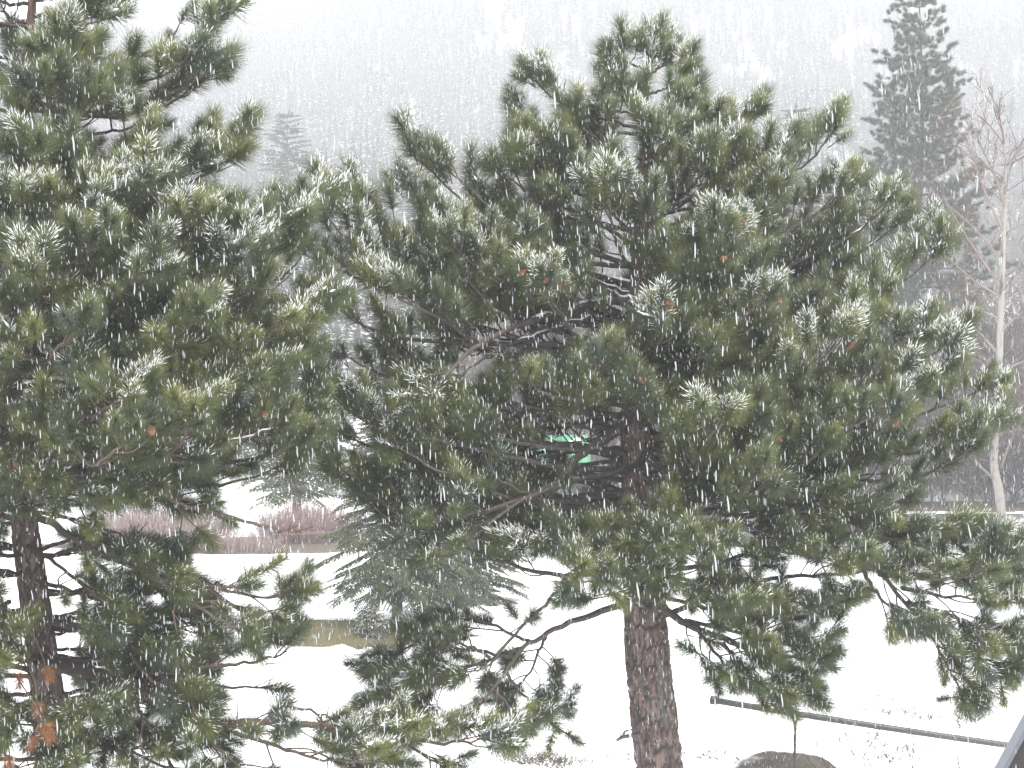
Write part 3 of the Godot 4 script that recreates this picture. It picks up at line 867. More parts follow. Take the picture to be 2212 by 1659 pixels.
func twigs(a: Acc, p: Vector3, d: Vector3, l: float, r: float, depth: int, col: Color, col2: Color, bend: float, kids: int) -> void:
	var pts := PackedVector3Array([p])
	var dir := d
	var q := p
	for k in 3:
		dir = (dir + Vector3(rr(-1, 1), rr(-1, 1), rr(-1, 1)) * 0.16 + Vector3.UP * bend).normalized()
		q += dir * l / 3
		pts.append(q)
	a.tube(pts, taper(4, r, r * 0.5), 4 if r > 0.012 else 3, col, col.lerp(col2, 0.5))
	if depth <= 0:
		return
	for k in kids:
		var f := rr(0.3, 1.0)
		var o := pts[0].lerp(pts[1], f * 3) if f < 0.334 else (pts[1].lerp(pts[2], f * 3 - 1) if f < 0.667 else pts[2].lerp(pts[3], f * 3 - 2))
		var nd := (dir * 0.9 + Vector3(rr(-1, 1), rr(-0.5, 0.9), rr(-1, 1)) * 0.75).normalized()
		twigs(a, o, nd, l * rr(0.4, 0.65), r * 0.5, depth - 1, col.lerp(col2, 0.6), col2, bend, kids)


func bare_tree_mesh(sd: int, h: float, col: Color, col2: Color, snow: float, thick: float, low := 0.22) -> ArrayMesh:
	rng.seed = sd
	var a := Acc.new()
	var s := Acc.new()
	var top := Vector3(rr(-0.06, 0.06), 1, rr(-0.06, 0.06)) * h * 0.8
	a.tube(PackedVector3Array([Vector3.ZERO, top * 0.5, top]), PackedFloat32Array([0.02 * h * thick, 0.013 * h * thick, 0.004 * h * thick]), 4, col, col2)
	for k in (16 if low > 0.1 else 30):
		var f := rr(low, 0.98)
		var phi := k * 2.4 + rr(-0.4, 0.4)
		var d := Vector3(cos(phi), rr(0.5, 1.3), sin(phi)).normalized()
		twigs(a, top * f, d, h * 0.38 * (1.1 - f * 0.6) * rr(0.7, 1.1), 0.007 * h * thick, 1, col, col2, 0.06, 5)
		if rng.randf() < snow:
			var o := top * f + d * h * rr(0.08, 0.22)
			s.grain(o, o + d * h * 0.07, 0.006 * h, Color(0.88, 0.9, 0.93))
	var m := one(a, mats.twig)
	s.add_to(m, mats.snow)
	return m


func far_conifer_mesh(sd: int, h: float) -> ArrayMesh:
	rng.seed = sd
	var a := Acc.new()
	var s := Acc.new()
	a.tube(PackedVector3Array([Vector3.ZERO, Vector3(0, h, 0)]), PackedFloat32Array([0.02 * h, 0.004 * h]), 4, Color(0.1, 0.08, 0.07), Color(0.1, 0.08, 0.07))
	var y := 0.15 * h
	while y < h:
		var f := y / h
		for k in 8:
			var phi := rr(0, TAU)
			var l := (0.24 * h * pow(1.0 - f, 0.8) + 0.02 * h) * rr(0.6, 1.1)
			var d := Vector3(cos(phi), lerpf(-0.25, 0.5, f), sin(phi))
			var g := rr(0.6, 1.0)
			var o := Vector3(0, y + rr(-0.02, 0.02) * h, 0)
			a.spike(o + d * l * 0.1, o + d * l, l * 0.17, Color(0.06, 0.075, 0.06) * g, Color(0.07, 0.085, 0.065) * g)
			if rng.randf() < 0.34:
				s.grain(o + d * l * 0.3 + Vector3(0, l * 0.12, 0), o + d * l * 0.95 + Vector3(0, l * 0.06, 0), l * 0.09, Color(0.88, 0.9, 0.93))
		y += h * 0.045
	var m := one(a, mats.twig)
	s.add_to(m, mats.snow)
	return m


func birch() -> void:
	rng.seed = 404
	var d := 39.0
	var path := PackedVector3Array()
	var rad := PackedFloat32Array()
	for q in [[2168, 1222, 16], [2163, 1120, 14], [2158, 1060, 13], [2147, 1000, 12], [2152, 900, 11], [2157, 800, 10.5], [2163, 650, 9], [2168, 520, 7], [2172, 400, 4.5], [2168, 300, 3], [2152, 215, 1.2]]:
		path.append(at(q[0], q[1], d))
		rad.append(q[2] * 0.75 / FOCAL * d)
	var base := path[0]
	base.y = ground_y(base.x, base.z)
	var root := thing("birch_tree", "tall bare birch with white trunk and reddish twigs beside the road, right of the pines", "tree", base)
	var a := Acc.new()
	path[0].y = base.y - 0.1
	var line := smooth_line(Transform3D(Basis(), -base) * path, 8)
	var rows := line.size()
	for k in rows:
		var rq := float(k) / (rows - 1) * (rad.size() - 1)
		var rk := mini(int(rq), rad.size() - 2)
		var r := lerpf(rad[rk], rad[rk + 1], rq - rk)
		for s in 12:
			var th := TAU * s / 12
			var dir := Vector3(cos(th), 0, -sin(th))
			a.v.append(line[k] + dir * r * (1.0 + 0.06 * noise.get_noise_3d(th * 30, line[k].y * 40, 0)))
			a.n.append(dir)
			var mark := noise.get_noise_3d(cos(th) * 22, line[k].y * 34, sin(th) * 22 + 70)
			var white := Color(0.22, 0.20, 0.185).lerp(Color(0.05, 0.043, 0.04), smoothstep(0.18, 0.32, mark))
			a.c.append(white.lerp(Color(0.07, 0.06, 0.055), smoothstep(1.4, 0.2, line[k].y) * 0.8))
	for k in rows - 1:
		for s in 12:
			var p := k * 12 + s
			var q := k * 12 + (s + 1) % 12
			a.i.append_array(PackedInt32Array([p, p + 12, q + 12, p, q + 12, q]))
	part("trunk", one(a, mats.tinted), root)
	var white := Color(0.17, 0.14, 0.125)
	var red := Color(0.10, 0.058, 0.05)
	var tw := Acc.new()
	var seenb := [[[2162, 1010], [2185, 950], [2215, 890], [2240, 800]], [[2150, 870], [2180, 850], [2230, 815]], [[2152, 760], [2110, 715], [2060, 705]], [[2160, 690], [2110, 670], [2080, 690]], [[2163, 620], [2120, 560], [2075, 490], [2035, 420]], [[2165, 570], [2130, 520], [2080, 470], [2025, 425]], [[2168, 500], [2130, 420], [2105, 350], [2085, 290]], [[2170, 450], [2150, 380], [2120, 320], [2110, 290]], [[2168, 560], [2210, 510], [2250, 470]], [[2170, 470], [2210, 430], [2260, 380]], [[2148, 1035], [2120, 1010], [2105, 990]], [[2155, 820], [2190, 790], [2240, 770]], [[2160, 720], [2200, 680], [2250, 655]], [[2160, 640], [2110, 610], [2050, 560]], [[2150, 940], [2190, 930], [2240, 925]], [[2170, 420], [2190, 340], [2230, 270]]]
	for q in seenb:
		var p := PackedVector3Array()
		var dz := rr(-1.5, 1.5)
		for k in q.size():
			p.append(at(q[k][0], q[k][1], d - dz * k / (q.size() - 1)) - base)
		var l := smooth_line(p, 5)
		var b := Acc.new()
		b.tube(l, taper(l.size(), 0.045, 0.012), 6, white, red.lerp(white, 0.5))
		part("branch", one(b, mats.tinted), root)
		for k in range(3, l.size()):
			var dir := (l[k] - l[k - 1]).normalized()
			twigs(tw, l[k], (dir + Vector3(rr(-1, 1), rr(-0.8, 0.6), rr(-1, 1)) * 0.8).normalized(), rr(0.7, 1.5), 0.011, 2, red, red, -0.03, 3)
	for k in 34:
		var f := rr(0.3, 0.98)
		var o := line[int(f * (rows - 1))]
		var phi := k * 2.4
		var dir := Vector3(cos(phi), rr(0.4, 1.0), sin(phi)).normalized()
		twigs(tw, o, dir, rr(1.2, 2.6) * (1.15 - f * 0.7), 0.02, 2, red.lerp(white, 0.3), red, 0.0, 4)
	part("twigs", one(tw, mats.tinted), root, "stuff")


func shrub(root: Node3D, r: float, h: float, stems: int, col: Color, col2: Color, sd: int, thick := 1.0) -> void:
	rng.seed = sd
	var a := Acc.new()
	for k in stems:
		var phi := rr(0, TAU)
		var q := sqrt(rng.randf()) * r
		var o := Vector3(cos(phi) * q, -0.05, sin(phi) * q * 0.7)
		var hh := h * rr(0.6, 1.05) * (1.0 - 0.35 * pow(q / r, 2))
		var lean := Vector3(cos(phi) * q / r * 0.35 + rr(-0.18, 0.18), 1, sin(phi) * q / r * 0.3 + rr(-0.15, 0.15)) * hh
		var mid := o + lean * 0.5 + Vector3(rr(-1, 1), 0, rr(-1, 1)) * 0.06 * h
		var c := col.lerp(col2, rng.randf())
		a.tube(PackedVector3Array([o, mid, o + lean]), PackedFloat32Array([0.008 * thick, 0.006 * thick, 0.002 * thick]), 3, c, c)
		for e in 3:
			var s := mid.lerp(o + lean, rr(0.0, 0.8))
			a.spike(s, s + Vector3(rr(-0.25, 0.25), rr(0.2, 0.5), rr(-0.25, 0.25)) * h * 0.5, 0.004 * thick, c, c)
	part("stems", one(a, mats.twig), root, "stuff")


func grass(called: String, label: String, places: Array, h: float, col: Color, col2: Color, sd: int) -> void:
	rng.seed = sd
	var a := Acc.new()
	for p in places:
		var n: int = p[1]
		for k in n:
			var o: Vector3 = p[0] + Vector3(rr(-1, 1), 0, rr(-1, 1)) * p[2]
			o.y = ground_y(o.x, o.z) - 0.01
			a.spike(o, o + Vector3(rr(-0.9, 0.9), rr(0.25, 1.0), rr(-0.6, 0.6)) * h, 0.007, col.lerp(col2, rng.randf()), col2.lerp(col, rng.randf()))
	var o := part(called, one(a, mats.twig), self, "stuff")
	tag(o, label, "grass")


func patch(called: String, cx: float, cz: float, rx: float, rz: float, col: Color, lift: float, label: String) -> void:
	# a sheet of bare turf a few millimetres above the snow's surface, with a ragged edge
	var a := Acc.new()
	var rings := 7
	var n := 72
	for k in rings + 1:
		for s in n:
			var th := TAU * s / n
			var e := 1.0 + 0.28 * noise.get_noise_2d(cos(th) * 120 + cx * 9, sin(th) * 120) + 0.12 * noise.get_noise_2d(s * 60.0, cx * 30)
			var f := float(k) / rings * e
			var x := cx + cos(th) * rx * f
			var z := cz - sin(th) * rz * f
			a.v.append(Vector3(x, ground_y(x, z) + lift - (0.03 if k == rings else 0.0), z))
			a.n.append(Vector3.UP)
			a.c.append(col * (0.75 + 0.5 * absf(noise.get_noise_2d(x * 60, z * 60))))
	for k in rings:
		for s in n:
			var p := k * n + s
			var q := k * n + (s + 1) % n
			a.i.append_array(PackedInt32Array([p, q + n, p + n, p, q, q + n]))
	var o := part(called, one(a, mats.soil), self, "structure")
	tag(o, label, "ground")


func sheet(x0: float, x1: float, z0: float, z1: float, step: float, mat: Material, called: String) -> void:
	var a := Acc.new()
	var nx := int((x1 - x0) / step)
	var nz := int((z1 - z0) / step)
	for j in nz + 1:
		for k in nx + 1:
			var x := lerpf(x0, x1, float(k) / nx)
			var z := lerpf(z0, z1, float(j) / nz)
			a.v.append(Vector3(x, ground_y(x, z), z))
			var e := 0.5
			a.n.append(Vector3(ground_y(x - e, z) - ground_y(x + e, z), 2 * e, ground_y(x, z - e) - ground_y(x, z + e)).normalized())
			a.c.append(Color.WHITE)
	for j in nz:
		for k in nx:
			var p := j * (nx + 1) + k
			a.i.append_array(PackedInt32Array([p, p + 1, p + nx + 2, p, p + nx + 2, p + nx + 1]))
	part(called, one(a, mat), self, "structure")


func _ready() -> void:
	# ---- camera, sky, light, exposure
	var cam := Camera3D.new()
	cam.name = "camera"
	cam.position = Vector3(0, EYE, 0)
	cam.fov = 2.0 * rad_to_deg(atan(829.5 / FOCAL))
	cam.near = 0.05
	cam.far = 2000.0
	add_child(cam)
	var env := Environment.new()
	env.background_mode = Environment.BG_SKY
	var sky := ProceduralSkyMaterial.new()
	sky.sky_top_color = Color(0.93, 0.94, 0.96)
	sky.sky_horizon_color = Color(0.93, 0.94, 0.95)
	sky.sky_curve = 0.2
	sky.ground_bottom_color = Color(0.8, 0.8, 0.8)
	sky.ground_horizon_color = Color(0.93, 0.94, 0.95)
	sky.sky_energy_multiplier = 1.0
	env.sky = Sky.new()
	env.sky.sky_material = sky
	env.tonemap_mode = Environment.TONE_MAPPER_LINEAR
	env.tonemap_exposure = 4.7
	env.sdfgi_enabled = true
	env.ssao_enabled = true
	env.ssil_enabled = true
	env.fog_enabled = true
	env.fog_density = 0.0033
	env.fog_light_color = Color(0.97, 0.98, 1.0)
	var we := WorldEnvironment.new()
	we.name = "world"
	we.environment = env
	add_child(we)
	var sun := DirectionalLight3D.new()
	sun.name = "sun"
	sun.light_energy = 0.5
	sun.light_angular_distance = 20.0
	sun.light_color = Color(1.0, 0.97, 0.92)
	sun.shadow_enabled = true
	sun.rotation_degrees = Vector3(-58, 35, 0)
	add_child(sun)

	# ---- materials
	noise.seed = 3
	noise.frequency = 0.02
	noise.fractal_octaves = 3
	mats.flake = stone(lin(0.26, 0.28, 0.285), 0.6)  # greyer than lying snow, so the stretched flakes look faint like streaks
	mats.snow = stone(lin(0.86, 0.88, 0.91), 0.75)
	mats.ground = bumps(stone(lin(0.86, 0.88, 0.90), 0.8), 0.03, 0.6, 4.0)
	mats.twig = stone(Color.WHITE, 0.85, true)
	mats.tinted = stone(Color.WHITE, 0.7, true)
	mats.bark = bumps(stone(Color.WHITE, 0.85, true), 0.06, 4.0, 1.0)
	mats.soil = bumps(stone(Color.WHITE, 0.95, true), 0.08, 1.5, 4.0)
	mats.needles = []
	for c in [[0.080, 0.100, 0.044], [0.118, 0.138, 0.044], [0.170, 0.184, 0.048], [0.074, 0.104, 0.064]]:
		var m := stone(lin(c[0], c[1], c[2]), 0.5, true)
		m.metallic_specular = 0.5
		m.backlight_enabled = true
		m.backlight = lin(0.42, 0.48, 0.20)
		mats.needles.append(m)
	mats.dead = stone(lin(0.33, 0.135, 0.05), 0.7, true)
	mats.spruce = stone(lin(0.076, 0.098, 0.034), 0.6, true)
	mats.upright = []
	mats.leaning = []
	mats.bare = []
	for k in 4:
		mats.upright.append(needle_cluster(100 + k, 340, 0.128, 0.13, 0.0014, 84, true))
		mats.leaning.append(needle_cluster(200 + k, 340, 0.128, 0.13, 0.0014, 96, false))
		mats.bare.append(needle_cluster(300 + k, 340, 0.128, 0.13, 0.0014, 14, false))
	mats.coarse = needle_cluster(400, 190, 0.15, 0.16, 0.0045, 10, false)
	mats.cone = cone_mesh()

	# ---- ground, road, hillside
	sheet(-70, 70, -92, 14, 0.7, mats.ground, "snowy_ground")
	sheet(-350, 350, -463, -92, 7.0, mats.ground, "hillside")
	var road := Acc.new()
	var kerb := Acc.new()
	for k in 60:
		var x0 := 5.0 + k
		var x1 := x0 + 1.0
		var wob := [2.2 * exp(-k * 0.18), 2.2 * exp(-(k + 1) * 0.18)]
		for j in 6:
			var za := lerpf(-44.1, -53.5, j / 6.0)
			var zb := lerpf(-44.1, -53.5, (j + 1) / 6.0)
			var g := 0.075 + 0.05 * noise.get_noise_2d(k * 30.0, j * 40.0) + (0.05 if j in [1, 4] else 0.0)
			road.quad(Vector3(x0, 0.07, za), Vector3(x0, 0.07, zb), Vector3(x1, 0.07, zb), Vector3(x1, 0.07, za), Color(g, g * 0.98, g * 1.02))
		if k % 2 == 0:
			kerb.box(Transform3D(Basis(), Vector3(x0 + 0.98, 0.09, -44.0)), Vector3(1.96, 0.22, 0.16), Color(0.075, 0.072, 0.072))
	part("road", one(road, bumps(stone(Color.WHITE, 0.45, true), 0.08, 1.0, 1.0)), self, "structure")
	part("kerb", one(kerb, mats.tinted), self, "structure")
	patch("bare_turf", -3.1, -28.4, 2.3, 1.9, Color(0.125, 0.105, 0.042), 0.02, "brown bare turf under the middle spruce where snow has melted")
	patch("bare_turf", 16.5, -37.5, 5.2, 4.6, Color(0.095, 0.088, 0.05), 0.02, "olive grass verge in front of the road by the birch")
	patch("bare_turf", 17.0, -57.5, 12.0, 2.6, Color(0.11, 0.085, 0.058), 0.02, "tan grass bank on the far side of the road")
	patch("bare_turf", -9.0, -44.5, 7.0, 2.2, Color(0.14, 0.11, 0.092), 0.02, "tan ground under the pink shrubs across the meadow")

	# ---- hillside wood, seen as one mass
	rng.seed = 77
	var kinds := [bare_tree_mesh(1, 7.0, Color(0.085, 0.075, 0.072), Color(0.13, 0.11, 0.105), 0.3, 1.0), bare_tree_mesh(2, 8.5, Color(0.08, 0.075, 0.072), Color(0.12, 0.11, 0.105), 0.45, 1.1), far_conifer_mesh(3, 9.0), far_conifer_mesh(4, 7.0)]
	var spots := [[], [], [], []]
	rng.seed = 78
	for k in 23000:
		var dd := lerpf(80.0, 455.0, pow(rng.randf(), 0.6))
		var x := rr(-1, 1) * (22.0 + dd * 0.60)
		var q := seen_at(Vector3(x, ground_y(x, -dd), -dd))
		var clear := false
		for g in [[1120, 290, 40, 14], [1880, 235, 60, 16], [1960, 260, 40, 12], [1940, 200, 40, 10], [1030, 170, 25, 8], [760, 290, 16, 6], [1650, 330, 30, 8]]:
			clear = clear or Vector2((q.x - g[0]) / g[2], (q.y - g[1]) / g[3]).length() < 1.0
		if clear or noise.get_noise_2d(x * 1.6 + 300, dd * 1.6) > 0.42:
			continue
		var v := rng.randi() % 4
		if dd < 150 and x > -4 and v > 1:
			v -= 2
		spots[v].append(Transform3D(Basis(Vector3.UP, rr(0, TAU)).scaled(Vector3.ONE * rr(0.7, 1.2)), rise(x, dd)))
	var wood := ["bare_hillside_wood", "bare_hillside_wood", "conifer_hillside_wood", "conifer_hillside_wood"]
	for v in 4:
		var o := many(wood[v], kinds[v], spots[v], [], self)
		tag(o, "haze-veiled " + ("leafless" if v < 2 else "evergreen") + " wood covering the hillside", "forest")

	# ---- trees beyond the meadow
	var sprays := [spray_mesh(21, 0.025, 1.9), spray_mesh(22, 0.0, 1.9)]
	var far_sprays := [spray_mesh(23, 0.12, 2.8), spray_mesh(24, 0.05, 2.8)]
	var p := at(858, 1330, 29.3)
	spruce(thing("spruce_tree", "broad drooping spruce standing over brown turf in the middle of the meadow", "tree", rise(p.x, 29.3)), 6.2, 1.75, 0.95, sprays, 0.55, 0.5, 0.0, 901)
	p = at(985, 1330, 33.0)
	spruce(thing("spruce_tree", "smaller spruce with snow-white twig tips, just behind the broad one", "tree", rise(p.x, 33.0)), 5.2, 1.5, 0.4, [sprays[0], sprays[0]], 0.6, 0.3, 0.05, 902)
	p = at(805, 1355, 27.8)
	spruce(thing("spruce_sapling", "knee-high snow-laden spruce sapling on the brown turf", "sapling", rise(p.x, 27.8)), 0.55, 0.28, 0.05, [far_sprays[0], far_sprays[0]], 0.25, 0.3, 0.0, 903)
	p = at(622, 600, 132)
	spruce(thing("spruce_tree", "tall hazy spruce rising from the hillside between the two big pines", "tree", rise(p.x, 132)), (EYE + (829.5 - 238) / FOCAL * 132) - ground_y(p.x, -132), 5.2, 3.0, [far_sprays[1], far_sprays[1]], 1.9, 0.2, 0.12, 904)
	p = at(1715, 700, 84)
	spruce(thing("spruce_tree", "slim spruce whose top shows just above the right half of the big pine", "tree", rise(p.x, 84)), (EYE + (829.5 - 222) / FOCAL * 84) - ground_y(p.x, -84), 2.4, 2.0, far_sprays, 1.3, 0.1, 0.2, 905)
	p = at(640, 700, 48)
	spruce(thing("spruce_tree", "young pale spruce seen in the gap between the two big pines", "tree", rise(p.x, 48)), (EYE + (829.5 - 600) / FOCAL * 48) - ground_y(p.x, -48), 1.6, 1.5, [far_sprays[0], sprays[0]], 0.9, 0.15, 0.1, 906)
	var row := [[-29.0, 69.0, 10.0, "leftmost spruce in the row at the foot of the hill"], [-23.5, 72.0, 12.0, "spruce seen through the upper gaps of the left pine"], [-18.5, 66.0, 9.0, "spruce behind the larger pink shrub"], [-13.8, 70.0, 8.5, "spruce beyond the snow strip behind the smaller pink shrub"], [-9.5, 64.0, 7.5, "low spruce behind the rusty pipe rail"], [-5.0, 71.0, 9.5, "spruce behind the top of the broad meadow spruce"], [4.5, 76.0, 10.0, "spruce behind the shed with the mint green roof"], [12.0, 74.0, 11.0, "spruce hidden mostly by the right boughs of the big pine"]]
	for k in row.size():
		var q: Array = row[k]
		spruce(thing("spruce_tree", q[3], "tree", rise(q[0], q[1]), "spruces at the foot of the hill"), q[2], q[2] * 0.26, 0.6, far_sprays, 1.5, 0.28, 0.08, 920 + k)
	p = at(1985, 700, 62)
	far_pine(thing("pine_tree", "tall dark conical pine beyond the road at the top right", "tree", rise(p.x, 62)), (EYE + (829.5 - -10) / FOCAL * 62) - ground_y(p.x, -62), 4.4, 5.0, 951, 1.6)
	p = at(1868, 700, 70)
	far_pine(thing("pine_tree", "shorter grey-green pine left of the tall conical one", "tree", rise(p.x, 70)), (EYE + (829.5 - 318) / FOCAL * 70) - ground_y(p.x, -70), 3.0, 3.5, 952, 1.75)
	birch()

	# ---- thicket of bare trees with reddish twigs along the road
	var thk := [bare_tree_mesh(31, 5.5, Color(0.04, 0.034, 0.033), Color(0.07, 0.048, 0.045), 0.05, 0.42, 0.03), bare_tree_mesh(32, 6.5, Color(0.04, 0.036, 0.035), Color(0.072, 0.052, 0.048), 0.05, 0.42, 0.03)]
	rng.seed = 79
	for v in 2:
		var w := []
		for k in 420:
			var dd := rr(56, 92)
			var x := rr(9.0, 38.0) if k % 4 else rr(-2.0, 12.0)
			w.append(Transform3D(Basis(Vector3.UP, rr(0, TAU)).scaled(Vector3(1.3, rr(0.8, 1.5), 1.3)), rise(x, dd)))
		var o := many("bare_thicket", thk[v], w, [], self)
		tag(o, "grey-brown thicket of bare trees behind the birch", "thicket")

	# ---- shrubs, shed, rail
	var pink := [Color(0.25, 0.185, 0.172), Color(0.16, 0.115, 0.108)]
	p = at(330, 1180, 44)
	shrub(thing("willow_shrub", "wide pink-stemmed bare shrub at the far side of the meadow, behind the left pine", "shrub", rise(p.x, 44), "pink shrubs"), 2.3, 1.55, 1100, pink[0], pink[1], 961, 1.5)
	p = at(665, 1180, 46)
	shrub(thing("willow_shrub", "smaller pink-stemmed bare shrub above the rusty pipe rail", "shrub", rise(p.x, 46), "pink shrubs"), 1.5, 1.5, 700, Color(0.26, 0.165, 0.152), pink[1], 962, 1.5)
	p = at(520, 1180, 43)
	shrub(thing("willow_shrub", "low grey-pink bare shrub between the two taller pink ones", "shrub", rise(p.x, 43), "pink shrubs"), 1.2, 0.75, 400, Color(0.26, 0.2, 0.18), pink[1], 963, 1.5)
	p = at(1175, 1100, 47)
	var beech := thing("beech_shrub", "bare shrub holding orange-red dead leaves above the mint green roof", "shrub", rise(p.x, 49))
	rng.seed = 964
	var tw := Acc.new()
	var lv := Acc.new()
	for k in 16:
		var phi := rr(0, TAU)
		var o := Vector3(cos(phi) * rr(0, 1.3), 0, sin(phi) * rr(0, 0.8))
		var dir := Vector3(cos(phi) * 0.4, 1, sin(phi) * 0.3).normalized()
		twigs(tw, o, dir, rr(2.2, 4.0), 0.02, 2, Color(0.14, 0.11, 0.10), Color(0.22, 0.14, 0.13), 0.0, 4)
		for e in 9:
			var q := o + dir * rr(2.2, 4.6) + Vector3(rr(-1, 1), rr(-0.6, 0.6), rr(-1, 1)) * 0.8
			var u := Vector3(rr(-1, 1), rr(-1, 0.2), rr(-1, 1)).normalized() * 0.09
			lv.spike(q, q + u, 0.032, Color(0.5, 0.10, 0.05), Color(0.6, 0.16, 0.07))
	part("twigs", one(tw, mats.twig), beech, "stuff")
	part("leaves", one(lv, mats.twig), beech, "stuff")
	p = at(1150, 1000, 44)
	var shed := thing("shed", "small dark shed with mint green roof seen through the gap left of the trunk", "shed", rise(p.x, 44))
	var wl := Acc.new()
	wl.box(Transform3D(Basis(), Vector3(0, 1.1, -1.2)), Vector3(3.2, 2.2, 2.2), Color(0.026, 0.03, 0.028))
	part("wall", one(wl, mats.twig), shed)
	var dr := Acc.new()
	dr.box(Transform3D(Basis(), Vector3(0.7, 0.98, -0.08)), Vector3(0.85, 1.9, 0.05), Color(0.04, 0.042, 0.04))
	part("door", one(dr, mats.twig), shed)
	for k in 9:
		var rf := Acc.new()
		var tilt := Transform3D(Basis(Vector3.RIGHT, 0.42), Vector3(-1.64 + k * 0.41, 2.72, -1.2))
		rf.box(tilt, Vector3(0.395, 0.03, 2.75), Color(0.035, 0.20, 0.09))
		rf.box(tilt * Transform3D(Basis(), Vector3(0.195, 0.03, 0)), Vector3(0.05, 0.05, 2.75), Color(0.03, 0.17, 0.08))
		part("roof_panel", one(rf, stone(Color.WHITE, 0.5, true)), shed)
	rng.seed = 965
	var rs := Acc.new()
	for k in 46:
		var o := Vector3(rr(-1.7, 1.7), 0.03, rr(-1.3, 1.3))
		for e in 3:
			rs.grain(Transform3D(Basis(Vector3.RIGHT, 0.42), Vector3(0, 2.72, -1.2)) * (o + Vector3(-0.16 + rr(-0.1, 0), 0, rr(-0.1, 0.1))), Transform3D(Basis(Vector3.RIGHT, 0.42), Vector3(0, 2.72, -1.2)) * (o + Vector3(rr(0.05, 0.22), 0, rr(-0.1, 0.1))), rr(0.03, 0.07), Color.WHITE)
	part("roof_snow", one(rs, mats.snow), shed, "stuff")
	p = at(610, 1152, 41)
	var rail := thing("pipe_rail", "low rusty horizontal pipe rail between the shrubs and the broad spruce", "railing", rise((760 - 1106.0) / FOCAL * 41, 41))
	var hi := p.y - rail.position.y
	var ra := Acc.new()
	ra.tube(PackedVector3Array([Vector3(p.x - rail.position.x, hi, 0), Vector3(0, hi + 0.01, 0), Vector3(2.3, hi + 0.03, 0)]), PackedFloat32Array([0.05, 0.05, 0.05]), 10, Color(0.08, 0.04, 0.032), Color(0.075, 0.042, 0.035), true)
	part("bar", one(ra, mats.tinted), rail)
	for x in [p.x - rail.position.x + 0.12, 0.2, 2.15]:
		var po := Acc.new()
		po.tube(PackedVector3Array([Vector3(x, -0.1, 0), Vector3(x, hi - 0.04, 0)]), PackedFloat32Array([0.035, 0.035]), 8, Color(0.08, 0.05, 0.04), Color(0.09, 0.042, 0.032))
		part("post", one(po, mats.tinted), rail)

	# ---- bottom right: barrier pipe, boulder, bare shrub, porch roof
	var dp := 14.0
	var p0 := at(1537, 1512, dp)
	var p1 := at(2270, 1623, dp)
	var bar := thing("pipe_barrier", "grey steel pipe sloping down to the right on a thin post before the boulder", "barrier", rise(at(1718, 1540, dp).x, dp))
	var bb := Acc.new()
	var pl := PackedVector3Array()
	for k in 9:
		pl.append(p0.lerp(p1, k / 8.0) - bar.position + Vector3(0, -0.012 * sin(PI * k / 8.0), 0))
	bb.tube(pl, taper(9, 0.032, 0.032), 12, Color(0.032, 0.032, 0.039), Color(0.032, 0.032, 0.039), true)
	var bm := one(bb, stone(Color.WHITE, 0.4, true))
	part("pipe", bm, bar)
	var cp := Acc.new()
	var dirp := (p1 - p0).normalized()
	cp.tube(PackedVector3Array([pl[0] - dirp * 0.012, pl[0] - dirp * 0.005, pl[0] + dirp * 0.055, pl[0] + dirp * 0.06]), PackedFloat32Array([0.038, 0.043, 0.043, 0.038]), 14, Color(0.05, 0.047, 0.047), Color(0.05, 0.047, 0.047), true)
	part("end_cap", one(cp, mats.tinted), bar)
	var pst := Acc.new()
	var topp := p0.lerp(p1, (1718.0 - 1537.0) / (2270.0 - 1537.0)) - bar.position
	pst.tube(PackedVector3Array([Vector3(topp.x - 0.03, -0.2, 0), topp - Vector3(0, 0.03, 0)]), PackedFloat32Array([0.014, 0.014]), 8, Color(0.03, 0.03, 0.03), Color(0.03, 0.03, 0.034))
	part("post", one(pst, mats.tinted), bar)
	var ps := Acc.new()
	var srun := PackedVector3Array()
	for q in pl:
		srun.append(q + Vector3(0, 0.03, 0))
	# boulder
	var bp := at(1700, 1800, 14.8)
	var bo := thing("boulder", "rounded brown boulder powdered with snow at its rim, behind the barrier post", "rock", rise(bp.x, 14.8))
	var top := EYE - (1620 - 829.5) / FOCAL * 14.8 - bo.position.y
	var bs := Acc.new()
	var bsn := Acc.new()
	for pass_ in 1:
		var acc: Acc = bs if pass_ == 0 else bsn
		var nv := 28
		var nu := 44
		for j in nv + 1:
			for k in nu:
				var v := PI / 2 * j / nv
				var u := TAU * k / nu
				var dir := Vector3(cos(u) * sin(v), cos(v), sin(u) * sin(v))
				var nz := noise.get_noise_3d(dir.x * 55, dir.y * 55, dir.z * 55) * 0.05 + noise.get_noise_3d(dir.x * 160, dir.y * 160, dir.z * 160) * 0.02
				var sq := pow(sin(v), 0.85)
				var pt := Vector3(cos(u) * sq * 0.84, pow(maxf(cos(v), 0), 0.62) * top, sin(u) * sq * 0.7) * (1.0 + nz * (1.0 if sin(v) > 0.2 else 0.4))
				if pass_ == 1:
					var f := smoothstep(0.0, 1.0, sin(v))
					pt = pt - Vector3(0, 0.05 * f - 0.012, 0.17)
				acc.v.append(pt - Vector3(0, 0.05, 0))
				acc.n.append((dir * Vector3(1, 1.3, 1)).normalized())
				var g := 0.055 + 0.035 * noise.get_noise_3d(pt.x * 90, pt.y * 90, pt.z * 90)
				acc.c.append(Color(g * 1.05, g * 0.92, g * 0.78).lerp(Color(0.8, 0.82, 0.85), smoothstep(0.12, 0.34, -pt.z + 0.12 * absf(pt.x) + 0.3 * noise.get_noise_3d(pt.x * 120, pt.y * 120, pt.z * 120))))
		for j in nv:
			for k in nu:
				var a := j * nu + k
				var b := j * nu + (k + 1) % nu
				acc.i.append_array(PackedInt32Array([a, a + nu, b + nu, a, b + nu, b]))
